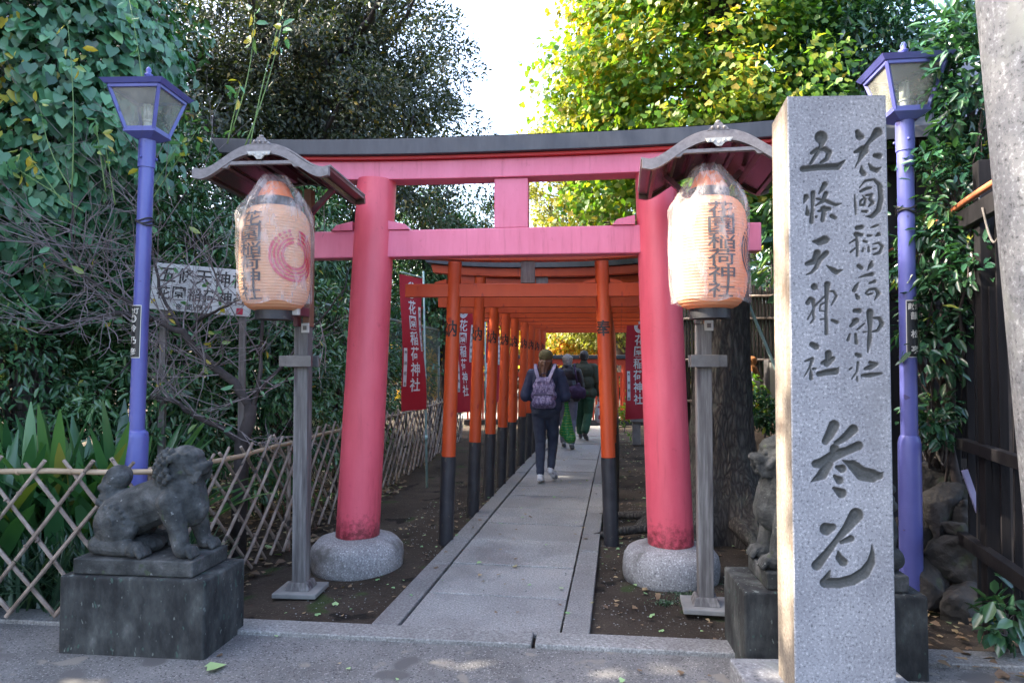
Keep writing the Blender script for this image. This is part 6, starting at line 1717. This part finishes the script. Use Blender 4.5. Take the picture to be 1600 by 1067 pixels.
# --- bare branching tree by the left lantern
def bare_tree():
    rnd = random.Random(17); b = W(373, 735, 5.15); b.z = 0
    root = thing('bare_tree', 'bare forking tree with tangled grey twigs and green upright shoots on the left', 'tree', b, 0)
    Y0 = b.y
    def pt(x, y, dy=0): return W(x, y, Y0+dy)
    tr = MB()
    tr.tube([b+Vector((0, 0, -.05)), pt(378, 690), pt(390, 655), pt(392, 632)], [.062, .052, .046, .042], 12)
    limbs = [([(392, 634), (365, 600), (320, 560), (285, 520), (240, 498), (180, 488)], [.036, .034, .030, .027, .024, .018], -.05),
             ([(390, 640), (404, 610), (408, 560), (410, 500), (414, 455)], [.022, .018, .015, .013, .009], 0),
             ([(378, 692), (350, 668), (310, 655), (280, 630), (235, 618)], [.026, .022, .018, .015, .010], -.1),
             ([(292, 524), (310, 500), (345, 480), (375, 468)], [.014, .012, .010, .006], -.2),
             ([(240, 498), (190, 490), (120, 500), (60, 520)], [.018, .016, .013, .008], -.15),
             ([(240, 498), (200, 470), (130, 430), (60, 400)], [.016, .013, .010, .006], -.2),
             ([(285, 520), (250, 450), (238, 400), (225, 330)], [.014, .012, .009, .005], -.15),
             ([(404, 612), (450, 560), (500, 500), (540, 450)], [.015, .012, .009, .005], .1),
             ([(180, 488), (140, 450), (110, 390), (112, 300)], [.013, .011, .009, .006], -.25),
             ([(60, 400), (20, 430), (-20, 410)], [.008, .007, .005], -.3)]
    ends = []
    for pts, rad, dy in limbs:
        P3 = [pt(x, y, dy*i/len(pts)+rnd.uniform(-.05, .05)) for i, (x, y) in enumerate(pts)]
        # refine
        Q, RR = [], []
        for (p, q, r0, r1) in zip(P3[:-1], P3[1:], rad[:-1], rad[1:]):
            for t in (0, .34, .67): Q.append(p.lerp(q, t)+Vector((rnd.uniform(-1, 1), rnd.uniform(-1, 1), rnd.uniform(-1, 1)))*.012); RR.append(r0+(r1-r0)*t)
        Q.append(P3[-1]); RR.append(rad[-1]); tr.tube(Q, RR, 8); ends += list(zip(Q[3:], RR[3:]))
    tr.build('trunk', M['branch'], root, world=True, smooth=True)
    tw = MB()
    def twig(p, d, ln, r, dep):
        n = 4; pts = [p]; 
        for i in range(n):
            d = (d+Vector((rnd.uniform(-1, 1), rnd.uniform(-.7, .7), rnd.uniform(-.8, .9)))*.28).normalized(); pts.append(pts[-1]+d*ln/n)
        tw.tube(pts, [r*(1-.17*i) for i in range(n+1)], 4, False)
        if dep > 0:
            for q in range(rnd.choice((2, 3, 3))):
                e = rnd.randint(1, n); dd = (d+Vector((rnd.uniform(-1, 1), rnd.uniform(-.8, .8), rnd.uniform(-.7, .9)))*.9).normalized(); twig(pts[e], dd, ln*rnd.uniform(.5, .8), r*.6, dep-1)
    left = [e for e in ends if e[0].x < -1.9]
    for k in range(95):
        p, r = rnd.choice(left if k < 84 else ends); d = Vector((rnd.uniform(-1, .8), rnd.uniform(-.9, .3), rnd.uniform(-.35, .8))).normalized()
        twig(p, d, rnd.uniform(.3, .75), min(.0065, r*.7), 2)
    tw.build('twigs', M['twig'], root, world=True)
    shm = MB(); lf = []
    for (x0, y0, x1, y1, bend, up_) in [(112, 300, 106, 40, 6, 0), (112, 300, 62, 165, -10, 0), (100, 320, 40, 235, 0, 0), (225, 330, 200, -10, 14, 0), (225, 330, 310, 200, 0, 0), (240, 330, 215, 260, 0, 0), (165, 300, 150, 195, 0, 0), (360, 210, 398, 20, 10, 1), (355, 225, 376, 130, 0, 1), (380, 235, 440, 40, 6, 1), (388, 240, 450, -10, -5, 1), (130, 330, 20, 260, 0, 0), (235, 300, 280, 225, 0, 0), (180, 320, 165, 230, 0, 0)]:
        p, q = pt(x0, y0, -.45), pt(x1, y1, -.5); pts = [p.lerp(q, t)+Vector((bend*.004*math.sin(t*3.14), 0, 0)) for t in np.linspace(0, 1, 9)]
        shm.tube(pts, [.0052-.0004*i for i in range(9)], 5); lf += [(pts[-1], q-p), (pts[-2], q-p), (pts[-3], q-p)]
    shm.build('shoots', M['shoot'], root, world=True, smooth=True)
    rng = np.random.default_rng(3)
    Pl = np.array([p for p, d in lf for k in range(3)])+rng.normal(size=(len(lf)*3, 3))*.025; n = len(Pl)
    extra = np.array([rnd.choice(ends)[0] for k in range(90)])+rng.normal(size=(90, 3))*.12
    Pl = np.concatenate([Pl, extra]); n = len(Pl)
    D = rdir(n, rng); D[:, 2] -= .5; leaf_cloud('leaves', Pl, D, rdir(n, rng), .085*rng.uniform(.6, 1.2, n), .55, 'oval', np.clip(rng.normal(.78, .2, n), 0, 1), L['ivy'], root)
bare_tree()

# --- broad-leaved clump plants and strap grass behind the left fence
def blades(rng, c, n, ln, wd, spread, arch, seg=6, foot=-.12):
    vs, qs, tint = [], [], []
    for k in range(n):
        a = rng.uniform(0, 6.28); b0 = np.array(c)+np.array((rng.normal(0, spread), rng.normal(0, spread*.7), 0)); L_ = ln*rng.uniform(.6, 1.15); w_ = wd*rng.uniform(.7, 1.2)
        lean = rng.uniform(.15, 1.0)*arch; d = np.array((math.cos(a), math.sin(a)*.8, 0)); sd = np.array((-math.sin(a), math.cos(a), 0)); tn = rng.normal(.45, .17)
        if rng.random() < .11: tn = rng.uniform(.90, 1)
        i0 = len(vs); p = b0.copy()
        for i in range(seg+1):
            t = i/seg; th = lean*(.3+1.1*t); 
            if i: p = p + (d*math.sin(th)+np.array((0, 0, 1))*math.cos(th))*L_/seg
            w2 = w_*(max(0, math.sin(max(0, (t-foot)/(1-foot))*math.pi))**.7)*.5 + .004
            nr = np.array((0, 0, 1))*math.sin(th) - d*math.cos(th)
            vs += [p-sd*w2+nr*w2*-.25, p+0*sd, p+sd*w2+nr*w2*-.25]; tint += [tn]*3
        for i in range(seg):
            q = i0+i*3; qs += [(q, q+1, q+4, q+3), (q+1, q+2, q+5, q+4)]
    return np.array(vs), np.array(qs), np.clip(tint, 0, 1)
rng = np.random.default_rng(9)
for i, (x, y, n, lab) in enumerate([(-3.25, 4.25, 55, 'clump of broad dark blades at the far left behind the fence'), (-2.75, 4.45, 60, 'tallest clump of broad dark blades behind the left bamboo fence'), (-2.66, 4.72, 20, 'clump of broad dark blades beside the left lamp base'), (-3.6, 4.7, 45, 'clump of broad dark blades in front of the left edge shrub'), (-3.05, 4.75, 40, 'clump of broad dark blades against the shrub, behind the tallest clump')]):
    o = thing('broad_leaf_plant', lab, 'plant', (x, y, 0), 0, 'broad leaved plants behind the left fence')
    v, q, t = blades(rng, (0, 0, -.02), int(n*1.7), 1.06, .080, .18, 1.05, 9, .20)
    np_mesh('leaves', v, q, 4, L['aspid'], o, True, {'tint': t})
v, q, t = [], [], []; k = 0
for i in range(34):
    a = blades(rng, (rng.uniform(-3.6, -1.95), rng.uniform(3.84, 4.25), -.02), 34, .46, .014, .07, 1.25, 6); q.append(a[1]+k); k += len(a[0]); v.append(a[0]); t.append(a[2])
tag(np_mesh('grass', np.concatenate(v), np.concatenate(q), 4, L['grass'], None, True, {'tint': np.concatenate(t)}), 'dark strap grass behind the left bamboo fence', 'grass', kind='stuff')

# --- fallen leaves
rng = np.random.default_rng(33)
pts = []
def scat(n, f):
    while len(pts) < f[0]+n:
        pts.append(f[1]())
def onsoil():
    u_ = rng.uniform(-1.15, 1.3); v_ = rng.uniform(.1, 11)
    return P(u_, v_), (.006 if -.6 < u_ < .62 else -.022)
Pl, tl, sz = [], [], []
for k_ in range(1100):
    p, z = onsoil(); u_ = (p-PA).dot(U)
    if -.58 < u_ < .60 and rng.random() < .78: continue
    Pl.append((p.x, p.y, z+rng.uniform(.002, .012))); tl.append(rng.uniform(.68, 1) if rng.random() < .34 else rng.uniform(.1, .6)); sz.append(rng.uniform(.018, .045))
for k_ in range(1700):      # brown litter behind and along the fences
    x = rng.uniform(-3.6, -1.25); y = 3.85+rng.uniform(0, 1)**.8*4.5
    if x > -1.80+.12*(y-4.4)+.15: continue
    Pl.append((x, y, -.022+rng.uniform(.002, .02))); tl.append(rng.uniform(.0, .6) if rng.random() < .93 else rng.uniform(.8, 1)); sz.append(rng.uniform(.035, .08))
for k_ in range(34):
    x = rng.uniform(-3.2, 1.0); y = rng.uniform(2.3, 3.6); Pl.append((x, y, .002+rng.uniform(0, .01))); tl.append(rng.uniform(.1, .6) if rng.random() < .7 else .9); sz.append(rng.uniform(.02, .04))
for k_ in range(260):
    x = rng.uniform(1.0, 2.6); y = rng.uniform(3.5, 6.4); Pl.append((x, y, -.02+rng.uniform(.002, .015))); tl.append(rng.uniform(.1, 1)); sz.append(rng.uniform(.018, .042))
for k_ in range(120):
    x = rng.uniform(1.9, 2.75); y = rng.uniform(2.7, 3.9); Pl.append((x, y, .004+rng.uniform(.0, .02))); tl.append(rng.uniform(0, .6)); sz.append(rng.uniform(.03, .07))
Pl = np.array(Pl); n = len(Pl); D = rng.normal(size=(n, 3)); D[:, 2] *= .12; Nn = rng.normal(size=(n, 3))*.22; Nn[:, 2] = 1
tag(leaf_cloud('fallen_leaves', Pl, D, Nn, np.array(sz), .9, 'fan', np.array(tl), L['fallen']), 'scattered fallen leaves', 'leaves', kind='stuff')
gl_ = G(340, 1042, .004)
o = leaf_cloud('fallen_leaf', np.array([(gl_.x+.03, gl_.y+.03, .004)]), np.array([(-.8, -.5, .05)]), np.array([(0, .1, 1.0)]), np.array([.10]), 1.15, 'fan', np.array([.97]), L['fallen'])
tag(o, 'large pale green fan shaped leaf lying on the road in front of the left plinth', 'leaf')

# moss on the soil by the right lantern post
rng = np.random.default_rng(44)
Pm = []
for (px, py, r, n_) in ((1085, 925, .13, 1300), (1110, 905, .08, 500), (1040, 935, .06, 250), (470, 925, .05, 150)):
    c = G(px, py); a = rng.uniform(0, 6.28, n_); q = np.abs(rng.normal(0, .55, n_))*r
    Pm.append(np.stack([c.x+np.cos(a)*q*1.4, c.y+np.sin(a)*q, np.full(n_, -.024)], 1))
Pm = np.concatenate(Pm); n = len(Pm); D = rdir(n, rng); D[:, 2] = np.abs(D[:, 2])*.8
tag(leaf_cloud('moss', Pm, D, rdir(n, rng), rng.uniform(.006, .016, n), .6, 'oval', np.clip(rng.normal(.6, .2, n), 0, .9), L['grass']), 'green moss on the bare soil', 'moss', kind='stuff')
# grit and crumbs on soil and in the path joints
n = 2600; u_ = rng.uniform(-1.2, 1.45, n); v_ = rng.uniform(.02, 4.5, n)
Pg = np.array([P(a, b_) for a, b_ in zip(u_, v_)]); Pg[:, 2] = np.where((u_ > -.59) & (u_ < .585), .003, -.022)
kk = (Pg[:, 2] < 0) | (rng.random(n) < .15) | (np.abs(u_-.432) < .012) | (np.abs(u_+.432) < .012); Pg = Pg[kk]
m = MB()
for p in Pg:
    r = random.uniform(.002, .006); m.ball((p[0], p[1], p[2]), (r, r*.8, r*.6), 5)
tag(m.build('grit', M['kerb']), 'small grit on soil and path', 'grit', kind='stuff')
